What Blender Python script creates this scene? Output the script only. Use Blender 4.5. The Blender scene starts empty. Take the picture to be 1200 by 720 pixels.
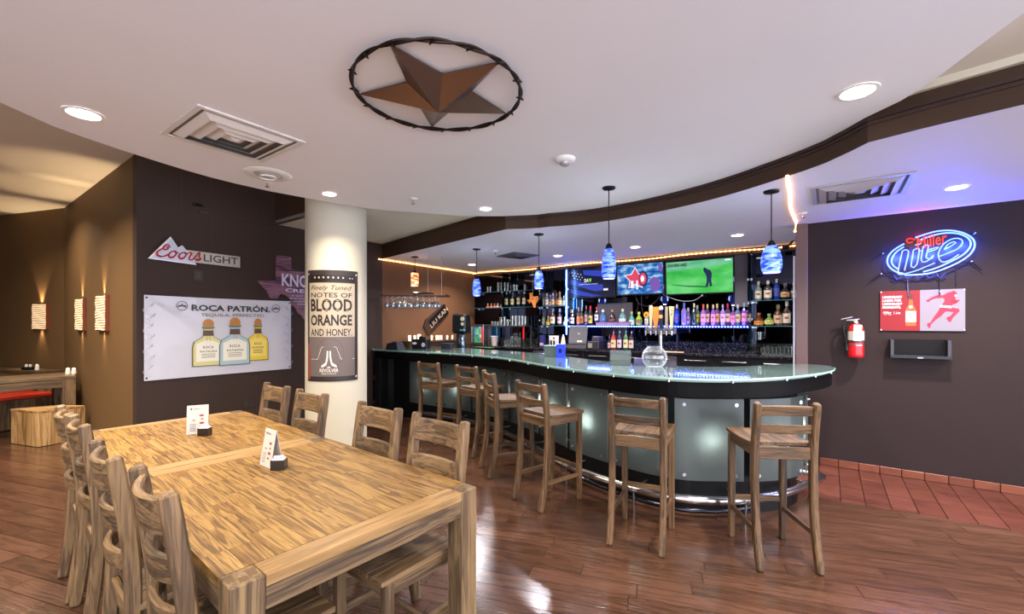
import bpy, bmesh, math, random
from mathutils import Vector, Matrix
from mathutils.geometry import tessellate_polygon
D = bpy.data
COL = bpy.context.scene.collection
SC = bpy.context.scene
PI = math.pi

# ------------------------------------------------------------------ camera
cam_d = D.cameras.new('camera'); cam = D.objects.new('camera', cam_d); COL.objects.link(cam)
cam_d.sensor_width = 36; cam_d.lens = 36*510/1200; cam_d.shift_y = 20/1200
cam_d.clip_start = 0.05; cam_d.clip_end = 60
cam.location = (0, 0, 1.5); cam.rotation_euler = (PI/2, 0, 0)
SC.camera = cam
# ------------------------------------------------------------------ world, exposure
w = D.worlds.new('world'); SC.world = w; w.use_nodes = True
bg = w.node_tree.nodes['Background']
bg.inputs[0].default_value = (0.84, 0.87, 1.0, 1); bg.inputs[1].default_value = 3.3
SC.view_settings.view_transform = 'Standard'; SC.view_settings.look = 'None'
SC.view_settings.gamma = 1; SC.view_settings.use_curve_mapping = False
SC.view_settings.exposure = 0.8

CAN_W = 34.0
def area_light(name, loc, power, size, color, rot=(0,0,0), shape='DISK', size_y=None, spread=PI, parent=None):
    l = D.lights.new(name, 'AREA'); l.energy = power; l.shape = shape; l.size = size
    if size_y: l.size_y = size_y
    l.color = color; l.spread = spread
    o = D.objects.new(name, l); COL.objects.link(o); o.location = loc; o.rotation_euler = rot
    if parent: o.parent = parent
    return o
def point_light(name, loc, power, color, r=0.02, parent=None):
    l = D.lights.new(name, 'POINT'); l.energy = power; l.color = color; l.shadow_soft_size = r
    o = D.objects.new(name, l); COL.objects.link(o); o.location = loc
    if parent: o.parent = parent
    return o
WARM = (1.0, 0.86, 0.68)

# ------------------------------------------------------------------ measuring: the surveyed sight lines (camera at 0,0,1.5)
F, CX, CY, H = 510.0, 600.0, 380.0, 1.5
def gp(px, py, z=0.0):
    Y = F*(H-z)/(py-CY); return ((px-CX)/F*Y, Y)
class Wall:                                   # vertical plane; d = direction to the right, n = into the wall
    def __init__(s, p, d):
        l = math.hypot(*d); s.p = p; s.d = (d[0]/l, d[1]/l); s.n = (-s.d[1], s.d[0]); s.rot = math.atan2(s.d[1], s.d[0])
    def at(s, px, py=None, off=0.0):          # off = distance in front of the wall; returns (along, z)
        r = (px-CX)/F; ax = s.p[0]-s.n[0]*off; ay = s.p[1]-s.n[1]*off
        t = (r*ay-ax)/(s.d[0]-r*s.d[1]); Y = ay+t*s.d[1]
        return (t, H+(CY-py)*Y/F if py is not None else None)
    def xy(s, a, off=0.0):
        return (s.p[0]+s.d[0]*a-s.n[0]*off, s.p[1]+s.d[1]*a-s.n[1]*off)
Z1, Z2, Z3, Z4 = 2.59, 2.735, 2.83, 3.31
WL = Wall((-3.969, 4.6), (.566, .825))        # dark wall with the banner, glass rack further on
WF = Wall((-3.969, 4.6), (.81, -.587))        # sconce wall (goes left from the corner, negative along)
WFF = Wall((-6.98, 6.78), (1.55, -.47))       # far left wall
WR = Wall((3.293, 4.665), (.809, -.588))      # right wall
WB = Wall((-.97, 9.37), (.814, -.581))        # mirrored wall behind the bar

# ------------------------------------------------------------------ mesh builder
class MB:
    def __init__(s): s.v = []; s.f = []
    def add(s, vs, fs, M=None):
        o = len(s.v)
        for v in vs: s.v.append(tuple(M @ Vector(v)) if M else tuple(v))
        for f in fs: s.f.append(tuple(i+o for i in f))
        return s
    def box(s, x0, x1, y0, y1, z0, z1, M=None):
        return s.add([(x0,y0,z0),(x1,y0,z0),(x1,y1,z0),(x0,y1,z0),(x0,y0,z1),(x1,y0,z1),(x1,y1,z1),(x0,y1,z1)],
              [(0,3,2,1),(4,5,6,7),(0,1,5,4),(1,2,6,5),(2,3,7,6),(3,0,4,7)], M)
    def prism(s, poly, z0, z1, M=None):       # poly in xy, extruded in z
        n = len(poly); tris = tessellate_polygon([[Vector((p[0],p[1],0)) for p in poly]])
        a = sum(poly[i][0]*poly[(i+1)%n][1]-poly[(i+1)%n][0]*poly[i][1] for i in range(n))
        if a < 0:
            poly = poly[::-1]; tris = tessellate_polygon([[Vector((p[0],p[1],0)) for p in poly]])
        vs = [(p[0],p[1],z0) for p in poly]+[(p[0],p[1],z1) for p in poly]
        fs = []
        for t in tris:
            A,B,C = (Vector(poly[i]) for i in t); cr = (B-A).cross(C-A)
            t = t if cr > 0 else t[::-1]
            fs.append(tuple(i+n for i in t)); fs.append(tuple(t[::-1]))
        fs += [(i,(i+1)%n,(i+1)%n+n,i+n) for i in range(n)]
        return s.add(vs, fs, M)
    def plate(s, poly, y0, y1, M=None):       # poly in (x,z), faces -y; y0 front, y1 back
        R = Matrix(((1,0,0,0),(0,0,-1,0),(0,1,0,0),(0,0,0,1)))   # (x,y,z)->(x,-z,y)
        return s.prism(poly, -y1, -y0, (M @ R) if M else R)
    def lathe(s, prof, n=16, c=(0,0,0), M=None, caps=True):
        vs = []; fs = []; m = len(prof)
        for r, z in prof:
            for i in range(n):
                a = 2*PI*i/n; vs.append((c[0]+r*math.cos(a), c[1]+r*math.sin(a), c[2]+z))
        for j in range(m-1):
            for i in range(n): k=(i+1)%n; fs.append((j*n+i, j*n+k, (j+1)*n+k, (j+1)*n+i))
        if caps:
            fs.append(tuple(range(n))[::-1]); fs.append(tuple((m-1)*n+i for i in range(n)))
        return s.add(vs, fs, M)
    def tube(s, pts, r, n=8, closed=False, M=None, caps=True):
        P = [Vector(p) for p in pts]; m = len(P); vs = []; fs = []
        up = None
        for i in range(m):
            if closed: t = P[(i+1)%m]-P[i-1]
            else: t = P[min(i+1,m-1)]-P[max(i-1,0)]
            t.normalize()
            if up is None:
                up = Vector((0,0,1)) if abs(t.z) < .9 else Vector((1,0,0))
            a = t.cross(up)
            if a.length < 1e-4: a = t.cross(Vector((.3,.7,.2)))
            a.normalize(); b = a.cross(t).normalized(); up = b
            rr = r[i] if isinstance(r,(list,tuple)) else r
            for k in range(n):
                q = 2*PI*k/n; vs.append(tuple(P[i]+a*math.cos(q)*rr+b*math.sin(q)*rr))
        for i in range(m if closed else m-1):
            j = (i+1)%m
            for k in range(n): l=(k+1)%n; fs.append((i*n+k, i*n+l, j*n+l, j*n+k))
        if not closed and caps:
            fs.append(tuple(range(n))[::-1]); fs.append(tuple((m-1)*n+k for k in range(n)))
        return s.add(vs, fs, M)
    def sweep(s, frames, w, h, M=None):       # frames: (centre, a, b); rectangular section w along a, h along b
        vs=[]; fs=[]; m=len(frames)
        for fr in frames:
            c,a,b = (Vector(x) for x in fr[:3]); k = fr[3] if len(fr)>3 else 1
            for (p,q) in ((-1,-1),(1,-1),(1,1),(-1,1)): vs.append(tuple(c+a*p*w*k/2+b*q*h*k/2))
        for i in range(m-1):
            for k in range(4): l=(k+1)%4; fs.append((i*4+k,i*4+l,(i+1)*4+l,(i+1)*4+k))
        fs += [(3,2,1,0), tuple((m-1)*4+k for k in range(4))]
        return s.add(vs, fs, M)
    def strip(s, line, z0, z1, th):           # upright band that follows a plan line, th to its left-hand side
        n=len(line); off = offset(line, th)
        vs=[]
        for a,b in zip(line,off): vs += [(a[0],a[1],z0),(a[0],a[1],z1),(b[0],b[1],z0),(b[0],b[1],z1)]
        fs=[]
        for i in range(n-1):
            p=i*4; q=p+4
            fs += [(p,p+1,q+1,q),(p+2,q+2,q+3,p+3),(p+1,p+3,q+3,q+1),(p,q,q+2,p+2)]
        fs += [(0,2,3,1),((n-1)*4,(n-1)*4+1,(n-1)*4+3,(n-1)*4+2)]
        return s.add(vs,fs)
def offset(line, d, closed=False):            # + = to the left of travel
    n=len(line); out=[]
    for i in range(n):
        a = line[i-1] if (closed or i>0) else line[i]; b = line[(i+1)%n] if (closed or i<n-1) else line[i]
        t = Vector((b[0]-a[0], b[1]-a[1])); t.normalize(); out.append((line[i][0]-t.y*d, line[i][1]+t.x*d))
    return out
def resample(pts, step, closed=False):
    n=len(pts); out=[]
    for i in range(n if closed else n-1):
        p0 = pts[i-1] if (closed or i>0) else pts[i]; p1=pts[i]; p2=pts[(i+1)%n]; p3=pts[(i+2)%n] if (closed or i+2<n) else p2
        L = math.dist(p1,p2); k = max(1,int(L/step))
        for j in range(k):
            t=j/k; out.append(tuple(.5*((2*p1[c])+(-p0[c]+p2[c])*t+(2*p0[c]-5*p1[c]+4*p2[c]-p3[c])*t*t+(-p0[c]+3*p1[c]-3*p2[c]+p3[c])*t**3) for c in range(len(p1))))
    if not closed: out.append(tuple(pts[-1]))
    return out
def mk(name, mb, mat, parent=None, loc=(0,0,0), smooth=False, bevel=0, kind=None, rot=None, label=None):
    me = D.meshes.new(name); me.from_pydata(mb.v, [], mb.f); me.update()
    if mat: me.materials.append(mat)
    if smooth:
        for p in me.polygons: p.use_smooth = True
        try: me.set_sharp_from_angle(angle=math.radians(40))
        except Exception: pass
    o = D.objects.new(name, me); COL.objects.link(o); o.location = loc
    if rot: o.rotation_euler = rot
    if parent: o.parent = parent
    if bevel:
        m = o.modifiers.new('bevel','BEVEL'); m.width=bevel; m.segments=1; m.limit_method='ANGLE'
    if kind: o['kind']=kind
    if label: o['label']=label
    return o
def inst(name, mesh, parent=None, loc=(0,0,0), rot=(0,0,0), scale=(1,1,1), kind=None):
    o = D.objects.new(name, mesh); COL.objects.link(o); o.location=loc; o.rotation_euler=rot; o.scale=scale
    if parent: o.parent=parent
    if kind: o['kind']=kind
    return o
def tag(o, label, cat, group=None):
    o['label']=label; o['category']=cat
    if group: o['group']=group
    return o
def thing(name, label, cat, loc=(0,0,0), rz=0, group=None):
    o = D.objects.new(name, None); COL.objects.link(o); o.empty_display_size=.1
    o.location=loc; o.rotation_euler=(0,0,rz); return tag(o,label,cat,group)
def kids(o): return [c for c in D.objects if c.parent==o]
_kids = {}
def copy_tree(o, parent=None):
    c=o.copy(); COL.objects.link(c)
    if parent: c.parent=parent
    if o.name not in _kids: _kids[o.name]=kids(o)
    for ch in _kids[o.name]: copy_tree(ch,c)
    return c
def struct(name, mb, mat, **k):
    o=mk(name,mb,mat,**k); o['kind']='structure'; return o
def on_wall(W, a, z, off=0.0):
    x,y = W.xy(a,off); return (x,y,z)
def text_mb(s, w, h, bold=0.0, shear=0.0, depth=0.002, M=None, mb=None):
    cu = D.curves.new('lettering','FONT'); cu.body=s; cu.size=1; cu.shear=shear; cu.resolution_u=2; cu.offset=bold
    cu.align_x='CENTER'
    ob = D.objects.new('lettering', cu); me = D.meshes.new_from_object(ob)
    vs=[v.co.copy() for v in me.vertices]; fs=[tuple(p.vertices) for p in me.polygons]
    D.objects.remove(ob); D.meshes.remove(me); D.curves.remove(cu)
    x0=min(v.x for v in vs); x1=max(v.x for v in vs); y0=min(v.y for v in vs); y1=max(v.y for v in vs)
    sx=w/(x1-x0); sy=h/(y1-y0)
    mb = mb or MB()
    vv=[((v.x-(x0+x1)/2)*sx, -depth, (v.y-(y0+y1)/2)*sy) for v in vs]   # in the xz plane, facing -y
    return mb.add(vv, fs, M)
def T(x,y,z): return Matrix.Translation((x,y,z))
def RY(a): return Matrix.Rotation(a,4,'Y')
def RZ(a): return Matrix.Rotation(a,4,'Z')
def RX(a): return Matrix.Rotation(a,4,'X')

# ------------------------------------------------------------------ materials
def lin(c):
    if isinstance(c,str):
        c=[int(c[i:i+2],16)/255 for i in (0,2,4)]
        c=[x/12.92 if x<=.04045 else ((x+.055)/1.055)**2.4 for x in c]
    return (c[0],c[1],c[2],1)
MATS={}
def P(name, col, rough=.5, metal=0, emit=None, es=0, trans=0, ior=1.45, coat=0, spec=.5, var=0.0, bump=0.0, bscale=40, alpha=1):
    if name in MATS: return MATS[name]
    m=D.materials.new(name); m.use_nodes=True; nt=m.node_tree; b=nt.nodes['Principled BSDF']
    b.inputs['Base Color'].default_value=lin(col); b.inputs['Roughness'].default_value=rough; b.inputs['Metallic'].default_value=metal
    b.inputs['IOR'].default_value=ior; b.inputs['Transmission Weight'].default_value=trans; b.inputs['Coat Weight'].default_value=coat
    b.inputs['Specular IOR Level'].default_value=spec; b.inputs['Alpha'].default_value=alpha
    if emit: b.inputs['Emission Color'].default_value=lin(emit); b.inputs['Emission Strength'].default_value=es
    if var or bump:
        tc=nt.nodes.new('ShaderNodeTexCoord'); no=nt.nodes.new('ShaderNodeTexNoise'); no.inputs['Scale'].default_value=bscale; no.inputs['Detail'].default_value=4
        nt.links.new(tc.outputs['Object'], no.inputs['Vector'])
        if var:
            mx=nt.nodes.new('ShaderNodeMix'); mx.data_type='RGBA'
            n2=nt.nodes.new('ShaderNodeTexNoise'); n2.inputs['Scale'].default_value=1.6; n2.inputs['Detail'].default_value=3; nt.links.new(tc.outputs['Object'], n2.inputs['Vector'])
            c=lin(col); mx.inputs[6].default_value=tuple(x*(1-var) for x in c[:3])+(1,); mx.inputs[7].default_value=tuple(min(1,x*(1+var)) for x in c[:3])+(1,)
            nt.links.new(n2.outputs[0], mx.inputs[0]); nt.links.new(mx.outputs[2], b.inputs['Base Color'])
        if bump:
            bp=nt.nodes.new('ShaderNodeBump'); bp.inputs['Strength'].default_value=bump; bp.inputs['Distance'].default_value=.01
            nt.links.new(no.outputs[0], bp.inputs['Height']); nt.links.new(bp.outputs[0], b.inputs['Normal'])
    MATS[name]=m; return m
def wood(name, axis, cols, rough=.5, along=1.3, across=11, rnd=.35, streak=.5, bump=.25, coat=0, space='Object'):
    if name in MATS: return MATS[name]
    m=D.materials.new(name); m.use_nodes=True; nt=m.node_tree; N=nt.nodes; L=nt.links; b=N['Principled BSDF']
    tc=N.new('ShaderNodeTexCoord'); oi=N.new('ShaderNodeObjectInfo')
    mu=N.new('ShaderNodeVectorMath'); mu.operation='SCALE'; mu.inputs[0].default_value=(13,29,7); L.new(oi.outputs['Random'], mu.inputs['Scale'])
    ad=N.new('ShaderNodeVectorMath'); ad.operation='ADD'; L.new(tc.outputs[space], ad.inputs[0]); L.new(mu.outputs[0], ad.inputs[1])
    mp=N.new('ShaderNodeMapping'); sc=[across]*3; sc[axis]=along; mp.inputs['Scale'].default_value=sc; L.new(ad.outputs[0], mp.inputs[0])
    n1=N.new('ShaderNodeTexNoise'); n1.inputs['Scale'].default_value=1; n1.inputs['Detail'].default_value=5; n1.inputs['Distortion'].default_value=1.2; L.new(mp.outputs[0], n1.inputs[0])
    mp2=N.new('ShaderNodeMapping'); sc=[across*6]*3; sc[axis]=along*2.5; mp2.inputs['Scale'].default_value=sc; L.new(ad.outputs[0], mp2.inputs[0])
    n2=N.new('ShaderNodeTexNoise'); n2.inputs['Scale'].default_value=1; n2.inputs['Detail'].default_value=4; L.new(mp2.outputs[0], n2.inputs[0])
    # ring-like figure: sine of the warped noise
    ms=N.new('ShaderNodeMath'); ms.operation='MULTIPLY'; ms.inputs[1].default_value=26; L.new(n1.outputs[0], ms.inputs[0])
    si=N.new('ShaderNodeMath'); si.operation='SINE'; L.new(ms.outputs[0], si.inputs[0])
    m2=N.new('ShaderNodeMath'); m2.operation='MULTIPLY_ADD'; m2.inputs[1].default_value=.13*streak*2; m2.inputs[2].default_value=0; L.new(si.outputs[0], m2.inputs[0])
    a1=N.new('ShaderNodeMath'); a1.operation='MULTIPLY_ADD'; a1.inputs[1].default_value=.75*streak*2; L.new(n2.outputs[0], a1.inputs[0]); L.new(m2.outputs[0], a1.inputs[2])
    a2=N.new('ShaderNodeMath'); a2.operation='MULTIPLY_ADD'; a2.inputs[1].default_value=.6; L.new(n1.outputs[0], a2.inputs[0]); L.new(a1.outputs[0], a2.inputs[2])
    a3=N.new('ShaderNodeMath'); a3.operation='ADD'; L.new(a2.outputs[0], a3.inputs[0])
    r1=N.new('ShaderNodeMath'); r1.operation='MULTIPLY_ADD'; r1.inputs[1].default_value=rnd; r1.inputs[2].default_value=-rnd/2-.3*streak*2+.12; L.new(oi.outputs['Random'], r1.inputs[0]); L.new(r1.outputs[0], a3.inputs[1])
    cr=N.new('ShaderNodeValToRGB'); e=cr.color_ramp.elements; e[0].position=.18; e[0].color=lin(cols[0]); e[1].position=.72; e[1].color=lin(cols[2])
    x=e.new(.45); x.color=lin(cols[1]); L.new(a3.outputs[0], cr.inputs[0]); L.new(cr.outputs[0], b.inputs['Base Color'])
    b.inputs['Roughness'].default_value=rough; b.inputs['Coat Weight'].default_value=coat; b.inputs['Coat Roughness'].default_value=.18
    bp=N.new('ShaderNodeBump'); bp.inputs['Strength'].default_value=bump; bp.inputs['Distance'].default_value=.004; L.new(a2.outputs[0], bp.inputs['Height']); L.new(bp.outputs[0], b.inputs['Normal'])
    MATS[name]=m; return m
GREYW=('2e2012','4d3720','6a4e30')
CW=[wood('chair_wood_%s'%'xyz'[i], i, GREYW, .55, rnd=.25, streak=.55, bump=.5, along=1.6, across=20) for i in range(3)]
CHW=[wood('dining_wood_%s'%'xyz'[i], i, ('34281a','5c452d','7f6443'), .6, rnd=.2, streak=.45, bump=.5, along=1.6, across=20) for i in range(3)]
TOPW=wood('table_stave_wood',0,('4a3216','775628','957540'),.42,along=2.4,across=34,rnd=.16,streak=.58,bump=.35)
TOPP=wood('table_end_wood',1,('755a34','917148','a88a5c'),.42,along=1.5,across=14,rnd=.25,streak=.35,bump=.3)
TOPE=wood('table_leg_wood',2,('33261a','5e4a33','7e6646'),.5,along=1.6,across=22,rnd=.2,streak=.45,bump=.5)
APRX=wood('apron_wood_x',0,('30251a','523f2b','705a3d'),.5,along=1.8,across=20,rnd=.2,streak=.45,bump=.5)
APRY=wood('apron_wood_y',1,('30251a','523f2b','705a3d'),.5,along=1.8,across=20,rnd=.2,streak=.45,bump=.5)
FLW=wood('floor_plank_wood',0,('38241a','4b3225','5a3e31'),.20,along=2.6,across=24,rnd=.30,streak=.34,bump=.25,coat=.15)
BOXW=wood('crate_wood',2,('6a4a28','a27c4c','c29f6c'),.6,along=1.3,across=12,rnd=.3,streak=.5,bump=.4)
BOXX=wood('crate_wood_x',0,('6a4a28','a27c4c','c29f6c'),.6,along=1.3,across=12,rnd=.3,streak=.5,bump=.4)
CEIL=P('ceiling_paint','ebe9eb',.75,var=.03,bump=.08,bscale=60)
CEILB=P('bar_ceiling_paint','d6d2dc',.6,var=.03,bump=.08,bscale=60)
CEILC=P('coffer_paint','dcd3c2',.8,var=.03)
WALLD=P('dark_brown_paint','3d2f29',.6,spec=.2,var=.09,bump=.1,bscale=90)
WALLP=P('plum_brown_paint','2c2121',.6,spec=.2,var=.09,bump=.1,bscale=90)
WALLF=P('olive_brown_paint','664d31',.6,spec=.2,var=.05,bump=.06,bscale=90)
FASC=P('fascia_paint','402e22',.55,spec=.25,var=.06)
CREAM=P('cream_paint','cdc6b2',.6,var=.03)
BLK=P('black_paint','0f0f12',.35)
BLKM=P('black_metal','141416',.35,.6)
CHR=P('chrome','c8c8cc',.18,1)
STEEL=P('brushed_steel','9a9a9c',.3,1)
WHITE=P('white_paint','dedad6',.5)
WHT=P('white_plastic','e6e4e0',.4)
def clear(name, tint, a=.12, rough=.03, edge=0):
    if name in MATS: return MATS[name]
    m=D.materials.new(name); m.use_nodes=True; nt=m.node_tree; N=nt.nodes; L=nt.links; N.remove(N['Principled BSDF'])
    t=N.new('ShaderNodeBsdfTransparent'); t.inputs[0].default_value=lin(tint); g=N.new('ShaderNodeBsdfGlossy'); g.inputs['Roughness'].default_value=rough
    lw=N.new('ShaderNodeLayerWeight'); lw.inputs[0].default_value=.45; mt=N.new('ShaderNodeMath'); mt.operation='MULTIPLY_ADD'; mt.inputs[1].default_value=.55; mt.inputs[2].default_value=a; L.new(lw.outputs['Facing'],mt.inputs[0])
    x=N.new('ShaderNodeMixShader'); L.new(mt.outputs[0],x.inputs[0]); L.new(t.outputs[0],x.inputs[1]); L.new(g.outputs[0],x.inputs[2]); 
    if edge:  # white tint at grazing edges stands in for glints on the glass
        d=N.new('ShaderNodeBsdfDiffuse'); d.inputs[0].default_value=(.9,.92,.95,1); pw=N.new('ShaderNodeMath'); pw.operation='POWER'; pw.inputs[1].default_value=3; L.new(lw.outputs['Facing'],pw.inputs[0])
        me=N.new('ShaderNodeMath'); me.operation='MULTIPLY'; me.inputs[1].default_value=edge; L.new(pw.outputs[0],me.inputs[0]); y=N.new('ShaderNodeMixShader'); L.new(me.outputs[0],y.inputs[0]); L.new(x.outputs[0],y.inputs[1]); L.new(d.outputs[0],y.inputs[2]); x=y
    L.new(x.outputs[0],N['Material Output'].inputs[0])
    MATS[name]=m; return m
GLASS=clear('clear_glass','f4f8f8',.05)
REDM=P('red_enamel','c8141c',.3,coat=.4)
# ================================================================== SETTING
UND=P('dark_underlay','170d09',.9)
fl=MB(); fl.prism([(-10.5,-3),(6.5,-3),(6.5,6),(0,11),(-2.5,11),(-10.5,11)],-.08,-.012)
floor=struct('floor',fl,UND)
# planks run along PD; terracotta tiles lie beyond the boundary line
PD=Vector((.952,-.307)); PQ=Vector((.307,.952))
t0=Vector(gp(964.6,584.6)); t1=Vector(gp(1200,624)); td=(t1-t0).normalized(); tn=Vector((-td.y,td.x))   # tn points to the tiles
def clip(poly, p, n):                          # keep where (x-p).n <= 0
    out=[]
    for i in range(len(poly)):
        a=Vector(poly[i]); b=Vector(poly[(i+1)%len(poly)]); da=(a-p).dot(n); db=(b-p).dot(n)
        if da<=0: out.append(tuple(a))
        if da*db<0: out.append(tuple(a+(b-a)*(da/(da-db))))
    return out
def seen(x,y,m=60):
    if y<.35: return False
    px=CX+F*x/y; py=CY+F*H/y
    return -m<px<1200+m and py<720+m
rng=random.Random(4)
planks=[]
q=-4.0
tl0=t0-td*.45
while q<9.4:
    p=-11+rng.random()*1.2
    while p<6:
        L=rng.choice((.62,.8,.95,1.1,1.25)); g=.0019
        rect=[PD*(p+g)+PQ*(q+g), PD*(p+L-g)+PQ*(q+g), PD*(p+L-g)+PQ*(q+.127-g), PD*(p+g)+PQ*(q+.127-g)]
        c=(rect[0]+rect[2])/2; rect=[tuple(r) for r in rect]
        near=any(seen(*r) for r in rect) or seen(c.x,c.y)
        inview=near
        ok = (-10.4<c.x<6.4 and -2.9<c.y<9.4) and (c.x>-5 or c.dot(Vector(WFF.n))<Vector(WFF.p).dot(Vector(WFF.n))+.1)
        # behind the dark wall and the sconce wall
        cc=c-Vector(WL.p)
        if cc.dot(Vector(WL.n))>.12 and cc.dot(Vector(WF.n))>.12 : ok=False
        if ok and c.x>.2:
            rect=clip(rect, t0, tn)
        if ok and (c-t0).dot(tn)>.12 and c.x>.2: ok=False
        if ok and (c-Vector(WR.p)).dot(Vector(WR.n))>0 and c.x>3.3: ok=False
        # strip under and behind the bar stays tiled
        if ok and len(rect)>=3: planks.append((c.length+(0 if inview else 100), c, rect))
        p+=L
    q+=.127
planks.sort(key=lambda k:k[0])
rest=MB()
for i,(dist,c,rect) in enumerate(planks):
    if i<300 and dist<100:
        mb=MB(); loc=[((Vector(r)-c).dot(PD),(Vector(r)-c).dot(PQ)) for r in rect]
        mb.prism(loc,-.012,rng.uniform(-.0006,.0006))
        mk('plank',mb,FLW,floor,(c.x,c.y,0),rot=(0,0,math.atan2(PD.y,PD.x)))
    else: rest.prism([(Vector(r).dot(PD),Vector(r).dot(PQ)) for r in rect],-.012,0)
FLW2=wood('far_plank_wood',0,('38241a','4b3225','5a3e31'),.20,along=2.6,across=24,rnd=0,streak=.34,bump=.25,coat=.15)
if rest.v: mk('distant_planks',rest,FLW2,floor,kind='stuff',rot=(0,0,math.atan2(PD.y,PD.x)))
# tiles
TIL=wood('terracotta_tile',0,('43231b','542c21','5e362b'),.38,along=3,across=5,rnd=.3,streak=.3,bump=.1)
TILB=wood('terracotta_base',0,('5a2a18','6c3620','784028'),.4,along=3,across=5,rnd=.3,streak=.25,bump=.1)
ud=Vector((.588,.809)); vd=Vector((.809,-.588)); w0=Vector(WR.p)
TW,TL_=.165,.33
tiles=[]
for i in range(-26,20):
    for j in range(0,22):
        a0=i*TW; b1=-.02-j*TL_
        if a0<-2.2 and j<2: pass
        rect=[w0+vd*(a0+.003)+ud*(b1-TL_+.002), w0+vd*(a0+TW-.003)+ud*(b1-TL_+.002), w0+vd*(a0+TW-.003)+ud*(b1-.002), w0+vd*(a0+.003)+ud*(b1-.002)]
        c=(rect[0]+rect[2])/2
        if c.x<.2 or c.x>6.3 or c.y<-1: continue
        rr=clip([tuple(r) for r in rect], t0+tn*.002, -tn)
        if len(rr)<3: continue
        tiles.append((c.length+(0 if seen(c.x,c.y) else 100),c,rr))
# tile floor reaches behind the bar as well (past the wall end)
tiles.sort(key=lambda k:k[0])
trest=MB()
for i,(dist,c,rr) in enumerate(tiles):
    loc=[((Vector(r)-c).dot(vd),(Vector(r)-c).dot(ud)) for r in rr]
    if i<260 and dist<100:
        mb=MB(); mb.prism(loc,-.012,rng.uniform(0,.0012)); mk('floor_tile',mb,TIL,floor,(c.x,c.y,0),rot=(0,0,WR.rot))
    else: trest.prism([tuple(Vector(r)) for r in rr],-.012,0)
if trest.v: mk('distant_tiles',trest,TIL,floor,kind='stuff')
bb=MB(); bb.box(0,3.2,0.003,.012,0,.06)
base=struct('baseboard_right',MB().box(-.02,3.0,-.004,.0,0,.058),UND,loc=on_wall(WR,0,0),rot=(0,0,WR.rot))
tb=MB().box(.0025,.1625,-.014,-.0035,0,.075)
mt=mk('base_tile',tb,TILB,base,(0,0,0),bevel=.003)
for i in range(1,18): inst('base_tile',mt.data,base,(i*.165,0,0)).modifiers.new('bevel','BEVEL').width=.003
# walls (slabs, seen face on the line)
def wall(name,W,a0,a1,z0,z1,mat,th=.12):
    return struct(name,MB().box(a0,a1,0,th,z0,z1),mat,loc=(W.p[0],W.p[1],0),rot=(0,0,W.rot))
SP_=WL.at(448)[0]
wl=wall('wall_left',WL,0,SP_,0,3.4,WALLD)
wall('wall_left_bar',WL,SP_,6.0,0,3.4,P('warm_lit_wall_paint','6a4a33',.6,spec=.2,var=.08))  # same wall; warmer colour stands in for the rope and amber light
wall('wall_sconce',WF,-3.72,-.03,0,3.4,WALLF,.02)
wall('wall_far',WFF,-3.4,-.0,0,3.4,WALLF)
wr=wall('wall_right',WR,-.14,3.6,0,2.9,WALLP)
s_=WR.at(932)[0]
struct('wall_end_pilaster',MB().box(WR.at(932.5,off=.03)[0],WR.at(946.5,off=.03)[0],-.03,.16,0,Z1),P('pilaster_paint','604a48',.5,var=.05),loc=(WR.p[0],WR.p[1],0),rot=(0,0,WR.rot),bevel=.006)
struct('wall_side',MB().box(-10.6,-10.48,-3,8.3,0,3.4),WALLF)
struct('wall_rear',MB().box(-10.48,-3.2,-3.1,-3,0,3.4),WALLD)
wall('wall_back',WB,-.3,8.2,0,2.9,P('black_wall','0d0c11',.5))
# white corner bead on the bar side of the pilaster
xy=WR.xy(WR.at(930.6,off=.0)[0],0)
struct('trim_1',MB().box(-.008,.008,-.012,.012,1.0,2.25),P('bead_grey','b9b4bd',.4),loc=(xy[0],xy[1],0),rot=(0,0,WR.rot))
# ceilings
FB=[(447.9,302.6),(592.5,268.7),(630,267.2),(643,265.7),(686.7,262.2),(730,255.9),(773,247.7),(816.7,237.9),(860,226.3),(916.7,208.3),(966.7,190.7),(1016.7,166.7),(1083,149.6),(1133,137.6),(1200,121.7)]
fp=[gp(a,b,Z1) for a,b in FB]; fp[0]=WL.xy(WL.at(447.9)[0])
mid=resample(fp[1:12],.12)
fcurve=[fp[0]]+mid+fp[12:]+[(3.6,.95),(4.4,.1)]
fci=offset(fcurve,.011)
struct('ceiling_bar',MB().prism(fci+[(8,.1),(8,6),(0,12),(-3,12),(-3,8)],Z1,Z1+.05),CEILB)
struct('ceiling_coffer_right',MB().prism([WL.xy(1.45)]+[WL.xy(2.5)]+fcurve+[(4.4,-2),(1.71,-2),(1.71,2.27)],Z3,Z3+.05),CEILC)
L1a=Vector(WL.xy(1.45)); L1b=Vector((1.71,2.27))
struct('ceiling_coffer_left',MB().prism([tuple(L1a),(-3.9,4.7),(-7.1,7.1),(-10.5,8.1),(-10.5,-3),(1.71,-3),tuple(L1b)],Z4,Z4+.05),CEILC)
FASCL=P('left_fascia_paint','3d2a1f',.6,var=.05)
struct('trim_2',MB().strip([tuple(L1a),tuple(L1b)],Z3,Z4,.04),FASCL)
fo=struct('trim_3',MB().strip(fcurve,Z1,Z3,.0105),FASC)
struct('trim_4',MB().strip(offset(fcurve[1:],-.012),2.742-.03,2.742-.008,.012),P('moulding_dark','33211c',.45))
struct('trim_7',MB().strip(offset(fcurve[1:],-.008),2.742-.055,2.742-.04,.008),P('moulding_dark','33211c',.45))
struct('trim_5',MB().strip(offset(fp[11:]+[(3.6,.95)],-.03),Z3-.04,Z3,.03),CREAM)
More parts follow.
